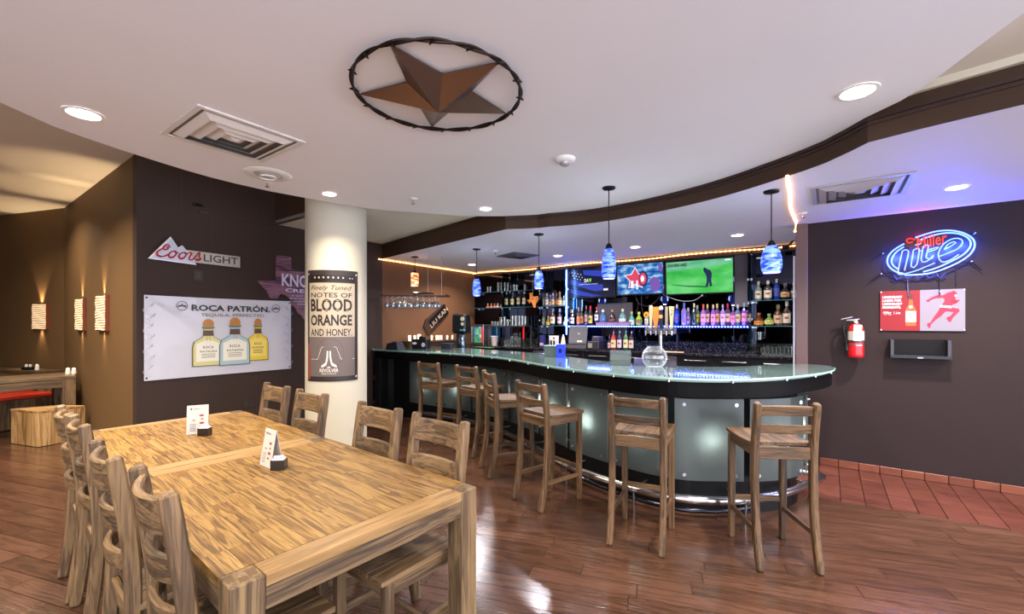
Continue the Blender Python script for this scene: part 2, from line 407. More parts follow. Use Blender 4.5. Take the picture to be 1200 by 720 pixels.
struct('trim_6',MB().strip([WL.xy(2.52),fp[0],fp[1]],Z3-.02,Z3,.01) if False else MB().strip(offset([fp[0],fp[1]],-.01),Z3-.025,Z3,.01),P('moulding_dark','33211c',.45))
CLP=[gp(a,b,Z2) for a,b in [(0,120),(60,147),(155,180),(247,208),(320,225),(358.6,232.2),(431,244.3),(500,250),(545,253.6)]]
ci=offset(mid,-.016)
CLR=[gp(a,b,Z2) for a,b in [(1056,118),(1093,95),(1136.7,61.7),(1200,15)]]
cloud=[*resample(CLP,.15), *ci, *CLR,(1.8,.7),(1.1,-.7),(0,-1.5),(-1.5,-1.2),(-2.4,0),(-2.8,1.3)]
struct('ceiling_cloud',MB().prism(cloud,Z2,Z2+.05),CEIL)
# column
cc=(-2.035,5.05)
column=struct('column',MB().lathe([(.333,0),(.333,Z3+.3)],64,caps=False),CREAM,loc=(cc[0],cc[1],0),smooth=True)

# ================================================================== CEILING FIXTURES
LENS=P('lamp_lens','fff6e6',.5,emit='fff1da',es=14)
RIM=P('lamp_rim','e9e6e2',.35)
def can(px,py,zc,label,group,power=CAN_W,r=.095,loc=None,col=WARM,spread=2.4):
    x,y = loc or gp(px,py,zc)
    t=thing('recessed_light',label,'light',(x,y,zc),0,group); power*=.68
    mk('trim_ring',MB().lathe([(r*.78,-.002),(r*.80,-.008),(r*.97,-.006),(r,-.001)],32,caps=False),RIM,t,smooth=True)
    mk('lens',MB().lathe([(0.001,-.003),(r*.78,-.003)],32,caps=False),LENS,t)
    area_light('recessed_light_lamp',(0,0,-.012),power,r*1.5,col,parent=t,spread=spread)
    return t
G='round recessed ceiling lights'
can(98,133,Z2,'round recessed light at the left edge of the white dropped ceiling',G,46)
can(1005,107,Z2,'round recessed light above the bar end on the white dropped ceiling',G,46)
can(386,227,Z2,'small recessed light right in front of the cream column',G,26,.075)
can(569,244.5,Z2,'small recessed light beside the brown beam corner on the dropped ceiling',G,22,.075)
for a,b,l,p in ((1121,219.5,'recessed light over the right wall beyond the square vent',50),(864,275.6,'recessed light above the large green television',32),
              (744.5,289.5,'recessed light above the middle television',32),(653.7,299.7,'recessed light above the left television',32),(553,310,'recessed light in the far left corner of the bar ceiling',32)):
    can(a,b,Z1,l,'recessed lights in the bar ceiling',p,.08,col=(1,.88,.80))
# unseen lamps added outside the frame to light the room
for x,y,z,p,l in ((-.6,.2,Z2,22,'straight above the viewpoint'),(1.3,.3,Z2,50,'right of the viewpoint'),(-1.9,1.0,Z2,34,'left of the viewpoint')):
    can(0,0,z,'recessed light of the dropped ceiling '+l+', outside the frame','recessed lights beyond the frame',p,.095,(x,y))
for x,y,p,l in ((-5.2,3.6,130,'middle'),(-6.6,5.4,40,'farthest'),(-4.2,1.6,60,'nearest')):  # unseen lamps added to brighten the left side
    can(0,0,Z4,l+' recessed light of the high ceiling over the left tables','recessed lights over the left tables',p,.095,(x,y))
can(0,0,Z1,'recessed light of the bar ceiling beyond the right edge','recessed lights beyond the right edge',36,.08,(4.2,2.6),col=(1,.88,.80))  # unseen lamp added for the right side

def vent(cx,cy,z,rz,size,label,mat,rings=4,drop=.012):
    t=thing('ceiling_vent',label,'vent',(cx,cy,z),rz,'square ceiling vents')
    h=size/2; fr=MB()
    for (a,b,c,d) in ((-h,h,-h,-h+.035),(-h,h,h-.035,h),(-h,-h+.035,-h+.035,h-.035),(h-.035,h,-h+.035,h-.035)): fr.box(a,b,c,d,-drop,-.001)
    mk('frame',fr,mat,t,bevel=.003)
    mk('duct_plate',MB().box(-h+.03,h-.03,-h+.03,h-.03,-.006,-.001),P('duct_dark','6a645e' if z>2.65 else '6c6674',.8),t)
    k=(h-.05)/rings
    for i in range(rings):
        o=h-.05-i*k; n=o-k*.80
        v=[(-o,-o,-.004),(o,-o,-.004),(o,o,-.004),(-o,o,-.004),(-n,-n,-.03),(n,-n,-.03),(n,n,-.03),(-n,n,-.03)]
        f=[(0,1,5,4),(1,2,6,5),(2,3,7,6),(3,0,4,7)]
        if i==rings-1: f.append((4,5,6,7))
        v2=[(a,b,c+.003) for a,b,c in v]
        mk('vane',MB().add([(a,b,c) for a,b,c in v],[tuple(x) for x in f]),mat,t)
    return t
VM=P('vent_white','d9d4ce',.45); VM2=P('vent_grey','b7b1bb',.35,.2)
ur=math.atan2(.825,.566)
vent(-1.83,2.87,Z2,math.atan2(-.374,.52),.63,'white square stepped vent left of the metal star',VM)
vent(2.81,3.53,Z1,math.atan2(-.588,.809),.63,'grey square vent in the bar ceiling above the right wall',VM2)
x,y=gp(607,299.5,Z1); vent(x,y,Z1,0.6,.5,'small dark square vent in the bar ceiling by the far pendants',P('vent_dark','55505a',.4),3)
x,y=gp(314,204,Z2); t=thing('ceiling_speaker','round white ceiling speaker just beyond the left vent','speaker',(x,y,Z2))
mk('rim',MB().lathe([(.105,-.001),(.11,-.012),(.165,-.012),(.18,-.001)],40,caps=False),WHT,t,smooth=True)
mk('grille',MB().lathe([(.001,-.028),(.05,-.026),(.085,-.018),(.105,-.002)],32,caps=False),P('grille','c9c2ba',.4,.3,bump=.6,bscale=300),t,smooth=True)
mk('cone_ring',MB().lathe([(.055,-.026),(.06,-.034),(.065,-.024)],28,caps=False),WHT,t,smooth=True)
def sprinkler(px,py,z,label,s=1):
    x,y=gp(px,py,z); t=thing('sprinkler_head',label,'sprinkler',(x,y,z),0,'ceiling sprinkler heads')
    mk('escutcheon',MB().lathe([(.001,-.012*s),(.02*s,-.012*s),(.042*s,-.002),(.043*s,0)],24,caps=False),WHT,t,smooth=True)
    mk('deflector',MB().lathe([(.006*s,-.012),(.006*s,-.04*s),(.018*s,-.042*s),(.018*s,-.046*s),(.001,-.046*s)],14),CHR,t,smooth=True)
sprinkler(313,213,Z2,'sprinkler head hanging beside the round ceiling speaker')
sprinkler(484,233,Z2,'sprinkler head on the dropped ceiling near the cream column',1.1)
sprinkler(580.5,294,Z1,'sprinkler head between the two farthest blue pendants')
sprinkler(941,250,Z1,'sprinkler head by the top of the right wall corner')
x,y=gp(662,186,Z2); t=thing('smoke_detector','round white smoke detector between the star and nearest pendant','smoke detector',(x,y,Z2))
mk('base',MB().lathe([(.001,-.03),(.06,-.03),(.075,-.018),(.08,0)],32,caps=False),WHT,t,smooth=True)
mk('sensor',MB().lathe([(.001,-.058),(.02,-.056),(.035,-.045),(.038,-.03)],24,caps=False),P('sensor_grey','a9a3a5',.3,.3),t,smooth=True)
# metal star in a barbed ring
t=thing('metal_star','bronze five-pointed metal star inside a barbed wire ring','wall art',(-.385,2.285,Z2))
R0=.43; star=MB(); vs=[(0,0,-.125)]
for k in range(10):
    a=math.radians(33.4+36*k); r=R0*.97 if k%2==0 else R0*.40
    vs.append((r*math.cos(a),r*math.sin(a),-.02))
star.add(vs,[(0,1+(k+1)%10,1+k) for k in range(10)])
star.add([(v[0],v[1],-.012 if i else -.012) for i,v in enumerate(vs)],[(0,1+k,1+(k+1)%10) for k in range(10)])
star.add([(vs[i][0],vs[i][1],z) for i in range(1,11) for z in (-.02,-.012)],[(2*k,2*((k+1)%10),2*((k+1)%10)+1,2*k+1) for k in range(10)])
mk('star',star,P('bronze','6a5348',.30,.8,var=.3,bump=.1),t)
RING=P('dark_wire','2a1d18',.4,.7)
ring=[]
for i in range(120):
    a=2*PI*i/120; ring.append((R0*math.cos(a),R0*math.sin(a),-.022))
wire=MB()
for ph in (0,PI): 
    wire.tube([((R0+.006*math.cos(8*a+ph))*math.cos(a),(R0+.006*math.cos(8*a+ph))*math.sin(a),-.022+.006*math.sin(8*a+ph)) for a in [2*PI*i/160 for i in range(160)]],.0065,6,closed=True)
rg=mk('wire_ring',wire,RING,t,smooth=True)
for i in range(16):
    a=2*PI*i/16+.1; b=MB()
    b.tube([((R0-.022)*math.cos(a-.03),(R0-.022)*math.sin(a-.03),-.03),(R0*math.cos(a),R0*math.sin(a),-.022),((R0+.022)*math.cos(a+.03),(R0+.022)*math.sin(a+.03),-.03)],[.002,.011,.002],6)
    mk('barb',b,RING,rg)

# ================================================================== PENDANTS
def shade_mat(name,c1,c2,es):
    m=D.materials.new(name); m.use_nodes=True; nt=m.node_tree; N=nt.nodes; L=nt.links; b=N['Principled BSDF']
    tc=N.new('ShaderNodeTexCoord'); mp=N.new('ShaderNodeMapping'); mp.inputs['Scale'].default_value=(7,7,26); mp.inputs['Rotation'].default_value=(.25,.2,0); L.new(tc.outputs['Object'],mp.inputs[0])
    n=N.new('ShaderNodeTexNoise'); n.inputs['Scale'].default_value=1.6; n.inputs['Detail'].default_value=3; n.inputs['Distortion'].default_value=.7; L.new(mp.outputs[0],n.inputs[0])
    cr=N.new('ShaderNodeValToRGB'); e=cr.color_ramp.elements; e[0].position=.42; e[0].color=lin(c1); e[1].position=.6; e[1].color=lin(c2); L.new(n.outputs[0],cr.inputs[0])
    L.new(cr.outputs[0],b.inputs['Base Color']); L.new(cr.outputs[0],b.inputs['Emission Color']); b.inputs['Emission Strength'].default_value=es; b.inputs['Roughness'].default_value=.15
    return m
BLUS=shade_mat('blue_swirl_glass','0c2fd0','6c8cf4',1.0)
AMBS=shade_mat('amber_mosaic_glass','a84a18','ffc890',.9)
INNER=P('shade_mouth','ffffff',.5,emit='fff4ff',es=5)
def pendant(px,py,zc,yt,yb,label,rad,power=12,mat=BLUS,col=(.55,.65,1),square=False):
    x,y=gp(px,py,zc); t=thing('pendant_lamp',label,'pendant lamp',(x,y,zc),0,'pendant lamps over the bar')
    zt=H+(CY-yt)*y/F-zc; zb=H+(CY-yb)*y/F-zc; h=zt-zb
    mk('canopy',MB().lathe([(.001,-.022),(.02,-.022),(.055,-.014),(.06,-.004),(.06,0)],28,caps=False),BLKM,t,smooth=True)
    mk('stem',MB().lathe([(.0045,-.02),(.0045,zt+.02)],8),BLKM,t)
    mk('socket_cap',MB().lathe([(.008,zt+.045),(.02,zt+.035),(.03,zt+.012),(.034,zt-.012),(.001,zt-.012)],20),BLKM,t,smooth=True)
    if square: prof=[(rad*.9,zt),(rad,zt-.01),(rad,zb+.005),(rad*.97,zb)]
    else: prof=[(rad*.5,zt-.004),(rad*.72,zt-h*.14),(rad*.93,zt-h*.38),(rad,zt-h*.62),(rad*.96,zt-h*.82),(rad*.82,zb)]
    mk('glass_shade',MB().lathe(prof,28,caps=False),mat,t,smooth=True)
    mk('shade_mouth',MB().lathe([(.001,zb+.004),(rad*.8,zb+.004)],24,caps=False),INNER,t)
    area_light('pendant_lamp_bulb',(0,0,zb-.005),power,rad*1.2,(.95,.92,1),parent=t)
    point_light('pendant_lamp_glow',(0,0,(zt+zb)/2),power*.5,col,rad*1.3,t)
    return t
pendant(713.5,220,Z2,291,327,'blue swirled glass pendant hanging from the white dropped ceiling',.064)
pendant(904,224,Z1,288,320,'blue glass pendant nearest the right wall, over the bar end',.078)
pendant(631.5,274.5,Z1,317,338.5,'blue glass pendant in front of the blue light strip',.058)
pendant(558.5,292,Z1,326.5,347,'farthest blue glass pendant, near the coffee machine',.060)
pendant(486,301,Z1,320,335.5,'small amber mosaic pendant above the wine glass rack',.062,4,AMBS,(1,.7,.4),True)

# ================================================================== ROPE LIGHTS
ROPE=P('rope_light','ffd9b0',.5,emit='ff9c50',es=2.6)
ROPD=P('rope_bulb','fff0d0',.5,emit='ffc880',es=6)
def rope(name,pts,label,mat=ROPE,matd=ROPD,r=.007,step=.06):
    t=thing(name,label,'rope light',(0,0,0))
    P_=resample(pts,.08); mk('rope_tube',MB().tube(P_,r,6),mat,t,smooth=True)
    d=MB(); acc=0; last=Vector(P_[0])
    for p in resample(pts,step): d.box(-.008,.008,-.008,.008,-.008,.008,T(*p))
    mk('rope_bulbs',d,matd,t,kind='stuff'); return t
rp=[]
for a in [WL.at(443.5)[0],3.7,4.2,4.7,5.2,5.70]: rp.append(on_wall(WL,a,Z1-.02,.02))
rope('rope_light',rp,'warm rope light along the top of the brown wall by the glass rack')
rp=[on_wall(WB,WB.at(p,off=.07)[0],Z1-.03+.01*math.sin(i*1.9),.065) for i,p in enumerate((549,575,600,640,680,720,760,800,850,900,940))]
rope('rope_light',rp,'warm rope light along the top of the mirrored bar wall')
pp=[gp(a,b,Z1-.012) for a,b in ((922.5,207),(923.5,215),(926,230),(926.5,244),(930.5,255),(933,261))]
rope('rope_light',[(x,y,Z1-.012) for x,y in pp]+[(pp[-1][0],pp[-1][1]+.02,Z1-.1)],'short rope light crossing the bar ceiling to the wall corner',step=.05)
t=gp(592.5,268.7,Z1)
# ================================================================== TABLES
tdir=Vector((-.7766,.631)); tnor=Vector((.631,.7766))     # along the table away from us; towards its right-hand side
C0=Vector(gp(559,571,.76)); TW_=.99; TL=1.40; LG=.095; AP=.10
trz=math.atan2(tdir.y,tdir.x)                              # local x = along, local y = left side (-tnor)
def make_table(label):
    t=thing('dining_table',label,'table',(C0.x,C0.y,0),trz,'dining tables pushed end to end')
    r=random.Random(7)
    for (x,y) in ((0,0),(TL-LG,0),(0,TW_-LG),(TL-LG,TW_-LG)):
        lg=mk('leg',MB().box(x+.001,x+LG-.001,y+.001,y+LG-.001,0,.7605),TOPE,t,bevel=.003)
        eg=MB()
        for k in range(3): eg.box(x+.012+r.random()*.04,x+.035+r.random()*.05,y+.01+k*.028,y+.034+k*.028,.7605,.7608)
        mk('end_grain_inlay',eg,P('end_grain','5b432a',.5),lg)
    for x in (.0,TL-LG): mk('end_plank',MB().box(x+.001,x+LG-.001,LG+.001,TW_-LG-.001,.725,.76),TOPP,t,bevel=.0015)
    mk('apron',MB().box(.004,.03,LG,TW_-LG,.655,.7245),APRY,t,bevel=.002); mk('apron',MB().box(TL-.03,TL-.004,LG,TW_-LG,.655,.7245),APRY,t,bevel=.002)
    mk('apron',MB().box(LG,TL-LG,.004,.03,.655,.724),APRX,t,bevel=.002); mk('apron',MB().box(LG,TL-LG,TW_-.03,TW_-.004,.655,.724),APRX,t,bevel=.002)
    n=13; sw=TW_/n
    for i in range(n):
        x=LG+.001; 
        while x<TL-LG-.002:
            L=r.choice((.16,.22,.3,.38)); x1=x+L
            if x1>TL-LG-.12: x1=TL-LG-.001
            mk('stave',MB().box(x,x1-.0009,i*sw+.0006,(i+1)*sw-.0006,.727,.76+r.uniform(-.0003,.0003)),TOPW,t)
            x=x1
    return t
near=make_table('nearest wooden dining table with thick square corner legs')
far=copy_tree(near); p=C0+tdir*(TL+.002); far.location=(p.x,p.y,0); far['label']='farther wooden dining table pushed against the nearest, by the brown walls'

# ================================================================== DINING CHAIRS
def post_frames(pts,x):
    fr=[]; n=len(pts)
    for i,(y,z) in enumerate(pts):
        a=pts[max(i-1,0)]; b=pts[min(i+1,n-1)]; ty,tz=b[0]-a[0],b[1]-a[1]; l=math.hypot(ty,tz)
        k=1 if i not in (0,n-1) else .9
        fr.append(((x,y,z),(1,0,0),(0,tz/l,-ty/l),k))
    return fr
def rail_mb(x0,x1,y,z,h,th,bow,lean=0,n=8,arch=0):
    fr=[]
    for i in range(n+1):
        u=i/n; x=x0+(x1-x0)*u; yy=y-bow*4*u*(1-u); dy=-bow*4*(1-2*u)/(x1-x0); l=math.hypot(1,dy)
        nn=Vector((-dy/l,1/l,0)); up=Vector((0,-lean,1)).normalized()
        fr.append(((x,yy,z+arch*4*u*(1-u)),nn,up))
    return MB().sweep(fr,th,h)
def make_chair(label,group):
    t=thing('dining_chair',label,'chair',(0,0,0),0,group)
    pts=resample([(-.25,0),(-.222,.2),(-.205,.46),(-.213,.68),(-.248,.95),(-.258,1.02)],.07)
    for x in (-.185,.185):
        mk('back_post',MB().sweep(post_frames(pts,x),.046,.05),CHW[2],t,bevel=.008)
    mk('top_rail',rail_mb(-.168,.168,-.234,.94,.118,.026,.045,.14,arch=-.010),CHW[0],t,bevel=.006)
    mk('middle_rail',rail_mb(-.168,.168,-.21,.77,.09,.024,.045,.12,arch=-.008),CHW[0],t,bevel=.006)
    mk('lower_rail',rail_mb(-.168,.168,-.2,.615,.07,.024,.045,.06,arch=-.005),CHW[0],t,bevel=.006)
    for k in range(4):
        x0=-.21+k*.105; mk('seat_plank',MB().box(x0+.0008,x0+.1042,-.19,.235,.437,.46),CHW[1],t,bevel=.003)
    for x in (-.185,.185): mk('front_leg',MB().box(x-.023,x+.023,.17,.216,0,.437),CHW[2],t,bevel=.005)
    mk('front_apron',MB().box(-.162,.162,.182,.206,.375,.436),CHW[0],t,bevel=.003)
    mk('rear_apron',MB().box(-.162,.162,-.215,-.19,.375,.436),CHW[0],t,bevel=.003)
    for x in (-.185,.185):
        mk('side_apron',MB().box(x-.012,x+.012,-.18,.17,.375,.436),CHW[1],t,bevel=.003)
        mk('side_stretcher',MB().box(x-.011,x+.011,-.21,.17,.15,.185),CHW[1],t,bevel=.003)
    mk('cross_stretcher',MB().box(-.174,.174,-.02,.002,.157,.182),CHW[0],t,bevel=.003)
    return t
def place_chair(o,along,out,side,turn=0):
    # side +1: right-hand side of the table, facing it; out = distance of the post tops beyond the table edge
    if side>0: head=-tnor; base=C0
    else: head=tnor; base=C0-tnor*TW_
    p=base+tdir*along-head*(out-.258)
    o.location=(p.x,p.y,0); o.rotation_euler=(0,0,math.atan2(-head.x,head.y)+turn)
def along_of(a,b,z=1.015):
    P1,P2=Vector(gp(*a,z)),Vector(gp(*b,z)); m=(P1+P2)/2-C0; return m.dot(tdir),m.dot(tnor)
chair0=make_chair('nearest dining chair at the right side of the table, beside the near corner','chairs along the right side of the tables')
RC=[((477.5,487),(541,495.5)),((417,472.5),(470,479)),((346,457.5),(378,462.5)),((305.5,449.5),(333,454))]
LB=['nearest dining chair at the right side of the table, beside the near corner','second dining chair from the near corner on the right side, touching the nearest one',
    'dining chair on the right side standing directly before the cream column','farthest dining chair on the right side, against the dark wall']
dbg=[]
for i,(a,b) in enumerate(RC):
    al,ou=along_of(a,b); dbg.append((round(al,2),round(ou,2)))
    c=chair0 if i==0 else copy_tree(chair0)
    c['label']=LB[i]; place_chair(c,al,max(ou,.085),1)
print('CHAIRS',dbg)
LL=['nearest dining chair on the left side with all three curved rails in view','second dining chair on the left side, seen edge-on behind the nearest',
    'third dining chair on the left side of the tables','farthest dining chair on the left side, beside the wooden crate stool']
for i,(al,ou) in enumerate(((.355,.10),(.92,.13),(1.71,.12),(2.14,.13))):
    c=copy_tree(chair0); c['label']=LL[i]; c['group']='chairs along the left side of the tables'; place_chair(c,al,ou,-1)

# ================================================================== THINGS ON THE TABLES
PAPER=P('card_white','bcb8b2',.6); INK=P('print_black','26242a',.5); INKR=P('print_red','9a3a34',.5); INKG=P('print_olive','8a9a5a',.5); INKY=P('print_tan','8a6a3a',.5)
def tent(px,py,rz,label,w=.12,h=.19):
    x,y=gp(px,py,.76); t=thing('menu_card',label,'menu card',(x,y,.7605),rz,'tented menu cards')
    for s in (-1,1):
        M=T(0,0,h)@RX(s*.17)@T(0,0,-h)
        pn=mk('card_panel',MB().box(-w/2,w/2,-.0008,.0008,0,h,M),PAPER,t)
        if s==1 or s==-1:
            f=-1 if s==1 else 1
            pr=MB(); y0=-.0012
            MM=M if s==-1 else M@RZ(PI)
            pr.plate([(-.04,h-.03),(-.032,h-.03),(-.032,h-.018),(-.04,h-.018)],y0-.0004,y0,MM)
            text_mb('GRILL',.04,.010,depth=.0016,M=MM@T(-.006,0,h-.024),mb=pr)
            for k in range(6): pr.plate([(-.042,.065-k*.009),(-.008,.065-k*.009),(-.008,.067-k*.009),(-.042,.067-k*.009)],y0-.0004,y0,MM)
            mk('printing',pr,INK,pn)
            pr=MB(); 
            for (a,b,r) in ((.022,.12,.014),(.024,.07,.015)):
                pr=MB(); pr.plate([(a+r*math.cos(q*PI/5),b+r*.5*math.sin(q*PI/5)) for q in range(10)],y0-.0004,y0,MM); mk('food_picture',pr,INKR,pn)
            for (a,b,r) in ((-.02,.09,.009),(.025,.096,.010),(.02,.045,.012)):
                pr=MB(); pr.plate([(a+r*math.cos(q*PI/5),b+r*.5*math.sin(q*PI/5)) for q in range(10)],y0-.0004,y0,MM); mk('food_picture',pr,INKY,pn)
def caddy(px,py,rz,label,pink):
    x,y=gp(px,py,.76); t=thing('sugar_caddy',label,'caddy',(x,y,.7605),rz,'sugar packet caddies')
    b=MB(); w,d,h=.066,.05,.05
    for a in ((-w/2,w/2,-d/2,-d/2+.004),(-w/2,w/2,d/2-.004,d/2),(-w/2,-w/2+.004,-d/2+.004,d/2-.004),(w/2-.004,w/2,-d/2+.004,d/2-.004)): b.box(*a,0,h)
    b.box(-w/2,w/2,-d/2,d/2,0,.004)
    mk('holder',b,P('caddy_black','1c1716',.3,coat=.4),t,bevel=.001)
    for k in range(7):
        m=P('packet_pink','e9a6bd',.5) if (pink and k in (2,3,5)) else P('packet_white','e9e6ee',.5)
        mk('sugar_packet',MB().box(-.025,.025,-.018+k*.006,-.0165+k*.006,.006,.058+.004*((k*5)%3),RY(.05*((k*3)%4-1.5))),m,t)
tent(232,508,.50,'white menu card standing on the farther table')
caddy(240,510.5,trz+.75,'black sugar caddy with white packets on the farther table',False)
tent(318,546,2.07+.42-PI,'white tented menu card on the nearest table')
caddy(327,550,trz+.8,'black sugar caddy with pink packets on the nearest table',True)

# ================================================================== BAR STOOLS
def make_stool(label):
    t=thing('bar_stool',label,'bar stool',(0,0,0),0,'wooden bar stools along the bar')
    pts=resample([(-.262,0),(-.222,.16),(-.192,.36),(-.186,.62),(-.192,.78),(-.222,.99),(-.226,1.02)],.08)
    for x in (-.17,.17): mk('back_post',MB().sweep(post_frames(pts,x),.04,.05),CW[2],t,bevel=.008)
    mk('top_rail',rail_mb(-.152,.152,-.215,.967,.062,.024,.02,.14,arch=.006),CW[0],t,bevel=.005)
    mk('lower_rail',rail_mb(-.152,.152,-.20,.855,.055,.022,.02,.1),CW[0],t,bevel=.005)
    for k in range(5):
        x0=-.195+k*.078; fr=[]
        for j in range(5):
            u=j/4; fr.append(((x0+.039,-.165+.38*u,.752-.010*math.sin(PI*u)),(1,0,0),(0,0,1)))
        mk('seat_slat',MB().sweep(fr,.0768,.024),CW[1],t,bevel=.002)
    for x in (-.17,.17): mk('front_leg',MB().sweep([((x,.185,0),(1,0,0),(0,1,0),.85),((x,.18,.4),(1,0,0),(0,1,0),1),((x,.178,.739),(1,0,0),(0,1,0),1)],.042,.042),CW[2],t,bevel=.005)
    mk('front_apron',MB().box(-.149,.149,.165,.188,.675,.738),CW[0],t,bevel=.003); mk('rear_apron',MB().box(-.15,.15,-.20,-.178,.665,.74),CW[0],t,bevel=.003)
    for x in (-.17,.17):
        mk('side_apron',MB().box(x-.011,x+.011,-.165,.158,.675,.738),CW[1],t,bevel=.003)
        mk('side_stretcher',MB().box(x-.011,x+.011,-.20,.165,.20,.232),CW[1],t,bevel=.003)
    mk('foot_rest',MB().box(-.15,.15,.172,.194,.262,.298),CW[0],t,bevel=.003)
    return t
st0=make_stool('')
SL=[((1.675,2.63),(.045,.414),'rightmost bar stool, seen from behind at the end of the bar'),
    ((.817,2.885),(.196,.372),'second bar stool from the right, under the nearest blue pendant'),
    ((.13,3.60),(.79,.61),'third bar stool from the right, turned sideways with its seat in full view'),
    ((-.235,4.40),(.945,.328),'fourth bar stool from the right, narrow in side view'),
    ((-.53,5.04),(.69,.72),'fifth bar stool from the right, where the bar starts to straighten'),
    ((-1.06,5.50),(.57,.82),'leftmost bar stool, in front of the black bar cabinet')]
for i,(rm,hd,lb) in enumerate(SL):
    s=st0 if i==0 else copy_tree(st0); s['label']=lb
    h=Vector(hd).normalized(); off=.25 if i<3 else .22; p=Vector(rm)+h*off
    s.location=(p.x,p.y,0); s.rotation_euler=(0,0,math.atan2(-h.x,h.y))

# ================================================================== BAR COUNTER
ZG=1.10
OUT=[gp(a,b,1.095) for a,b in [(436,409.3),(492,412.3),(540,415),(571,417.6),(590,419.8),(614,423.6),(650,430),(680,434),(717,438),(750,441),(783,443.2),(817,444.6),(850,445),(880,444.5),(900,443.6),(925,442),(950,439.3),(966,437),(977,434),(977,431),(966,429),(945,427.6),(920,427.2)]]
INN=[(2.15,4.1),(1.75,4.08),(1.42,4.22),(1.12,4.50),(.86,4.95),(.66,5.42),(.40,5.92),(-.05,6.45),(-.55,6.98),(-1.0,7.4),(-1.60,7.95)]
outc=resample(OUT,.06)
innc=resample([OUT[-1]]+INN,.1)[1:]
top=outc+innc
bar=thing('bar_counter','long curved bar with glass top and lit frosted panels','bar',(0,0,0))
GT=P('glass_top','62766f',.07,coat=.6,spec=.8,var=.12); GE=P('glass_edge','9ccabf',.12,emit='7fc0b4',es=.08)
def shift(poly,d): 
    a=sum(poly[i][0]*poly[(i+1)%len(poly)][1]-poly[(i+1)%len(poly)][0]*poly[i][1] for i in range(len(poly)))
    return offset(poly, d if a>0 else -d, closed=True)
iss=shift(top,.008)
mk('glass_top',MB().prism(top,1.086,ZG),GT,bar)
mk('glass_edge',MB().strip(outc,1.086,ZG-.001,-.004),GE,bar)
mk('counter_slab',MB().prism(shift(top,.02),.955,1.068),P('black_laminate','060505',.5,spec=.12),bar,smooth=False)
mk('glass_underlay',MB().prism(shift(top,.03),1.068,1.0855),P('underlay_pale','9db0a8',.5),bar)
acc=0; 
for i in range(6,len(outc)-4,7):
    nx=offset(outc,.022)[i]; mk('edge_stud',MB().lathe([(.011,1.064),(.011,1.0855)],10,c=(nx[0],nx[1],0)),CHR,bar)
# body: front line set back .28 from the top edge
front=OUT[:20]; fline=[p_ for p_ in offset(resample(front,.06),.28) if p_[0]<1.45]
# trim the inward-curling end of the offset
fl2=fline+resample([(1.54,3.465),(1.95,3.46),(2.22,3.54),(2.40,3.67),(2.50,3.85),(2.46,4.05)],.06)
bodyp=[*fl2,(2.1,4.02),(1.75,4.0),(1.38,4.12),(1.06,4.42),(.80,4.88),(.60,5.35),(.34,5.84),(-.11,6.37),(-.61,6.9),(-1.68,7.8)]
BODY=P('bar_body_black','0d0c0e',.4,spec=.3)
mk('bar_body',MB().prism(bodyp,.0,.955),BODY,bar)
# arc length along the body front
cum=[0]
for a,b in zip(fl2,fl2[1:]): cum.append(cum[-1]+math.dist(a,b))
def on_line(line,cm,s):
    for i in range(len(cm)-1):
        if cm[i+1]>=s:
            u=(s-cm[i])/max(1e-6,cm[i+1]-cm[i]); return (line[i][0]+(line[i+1][0]-line[i][0])*u, line[i][1]+(line[i+1][1]-line[i][1])*u)
    return line[-1]
def s_at_px(px):
    for i in range(len(fl2)-1):
        a=CX+F*fl2[i][0]/fl2[i][1]; b=CX+F*fl2[i+1][0]/fl2[i+1][1]
        if a<=px<=b: return cum[i]+(cum[i+1]-cum[i])*(px-a)/(b-a)
    return cum[-1]
FROST=D.materials.new('frosted_glass'); FROST.use_nodes=True
nt=FROST.node_tree; N=nt.nodes; N.remove(N['Principled BSDF']); o_=N['Material Output']
df=N.new('ShaderNodeBsdfDiffuse'); df.inputs[0].default_value=lin('545a5a'); tr=N.new('ShaderNodeBsdfTranslucent'); tr.inputs[0].default_value=lin('9aa3a1')
gl=N.new('ShaderNodeBsdfGlossy'); gl.inputs['Roughness'].default_value=.25; gl.inputs[0].default_value=(.8,.85,.85,1)
m1=N.new('ShaderNodeMixShader'); m1.inputs[0].default_value=.55; nt.links.new(df.outputs[0],m1.inputs[1]); nt.links.new(tr.outputs[0],m1.inputs[2])
m2=N.new('ShaderNodeMixShader'); m2.inputs[0].default_value=.06; nt.links.new(m1.outputs[0],m2.inputs[1]); nt.links.new(gl.outputs[0],m2.inputs[2]); nt.links.new(m2.outputs[0],o_.inputs[0])
FE=P('frost_edge','b9cfc8',.3)
PB=[(484,520),(522,556),(558,601),(603.5,637.5),(640,672),(674.5,719),(721.5,786),(790,867),(872,930),(932.5,951)]
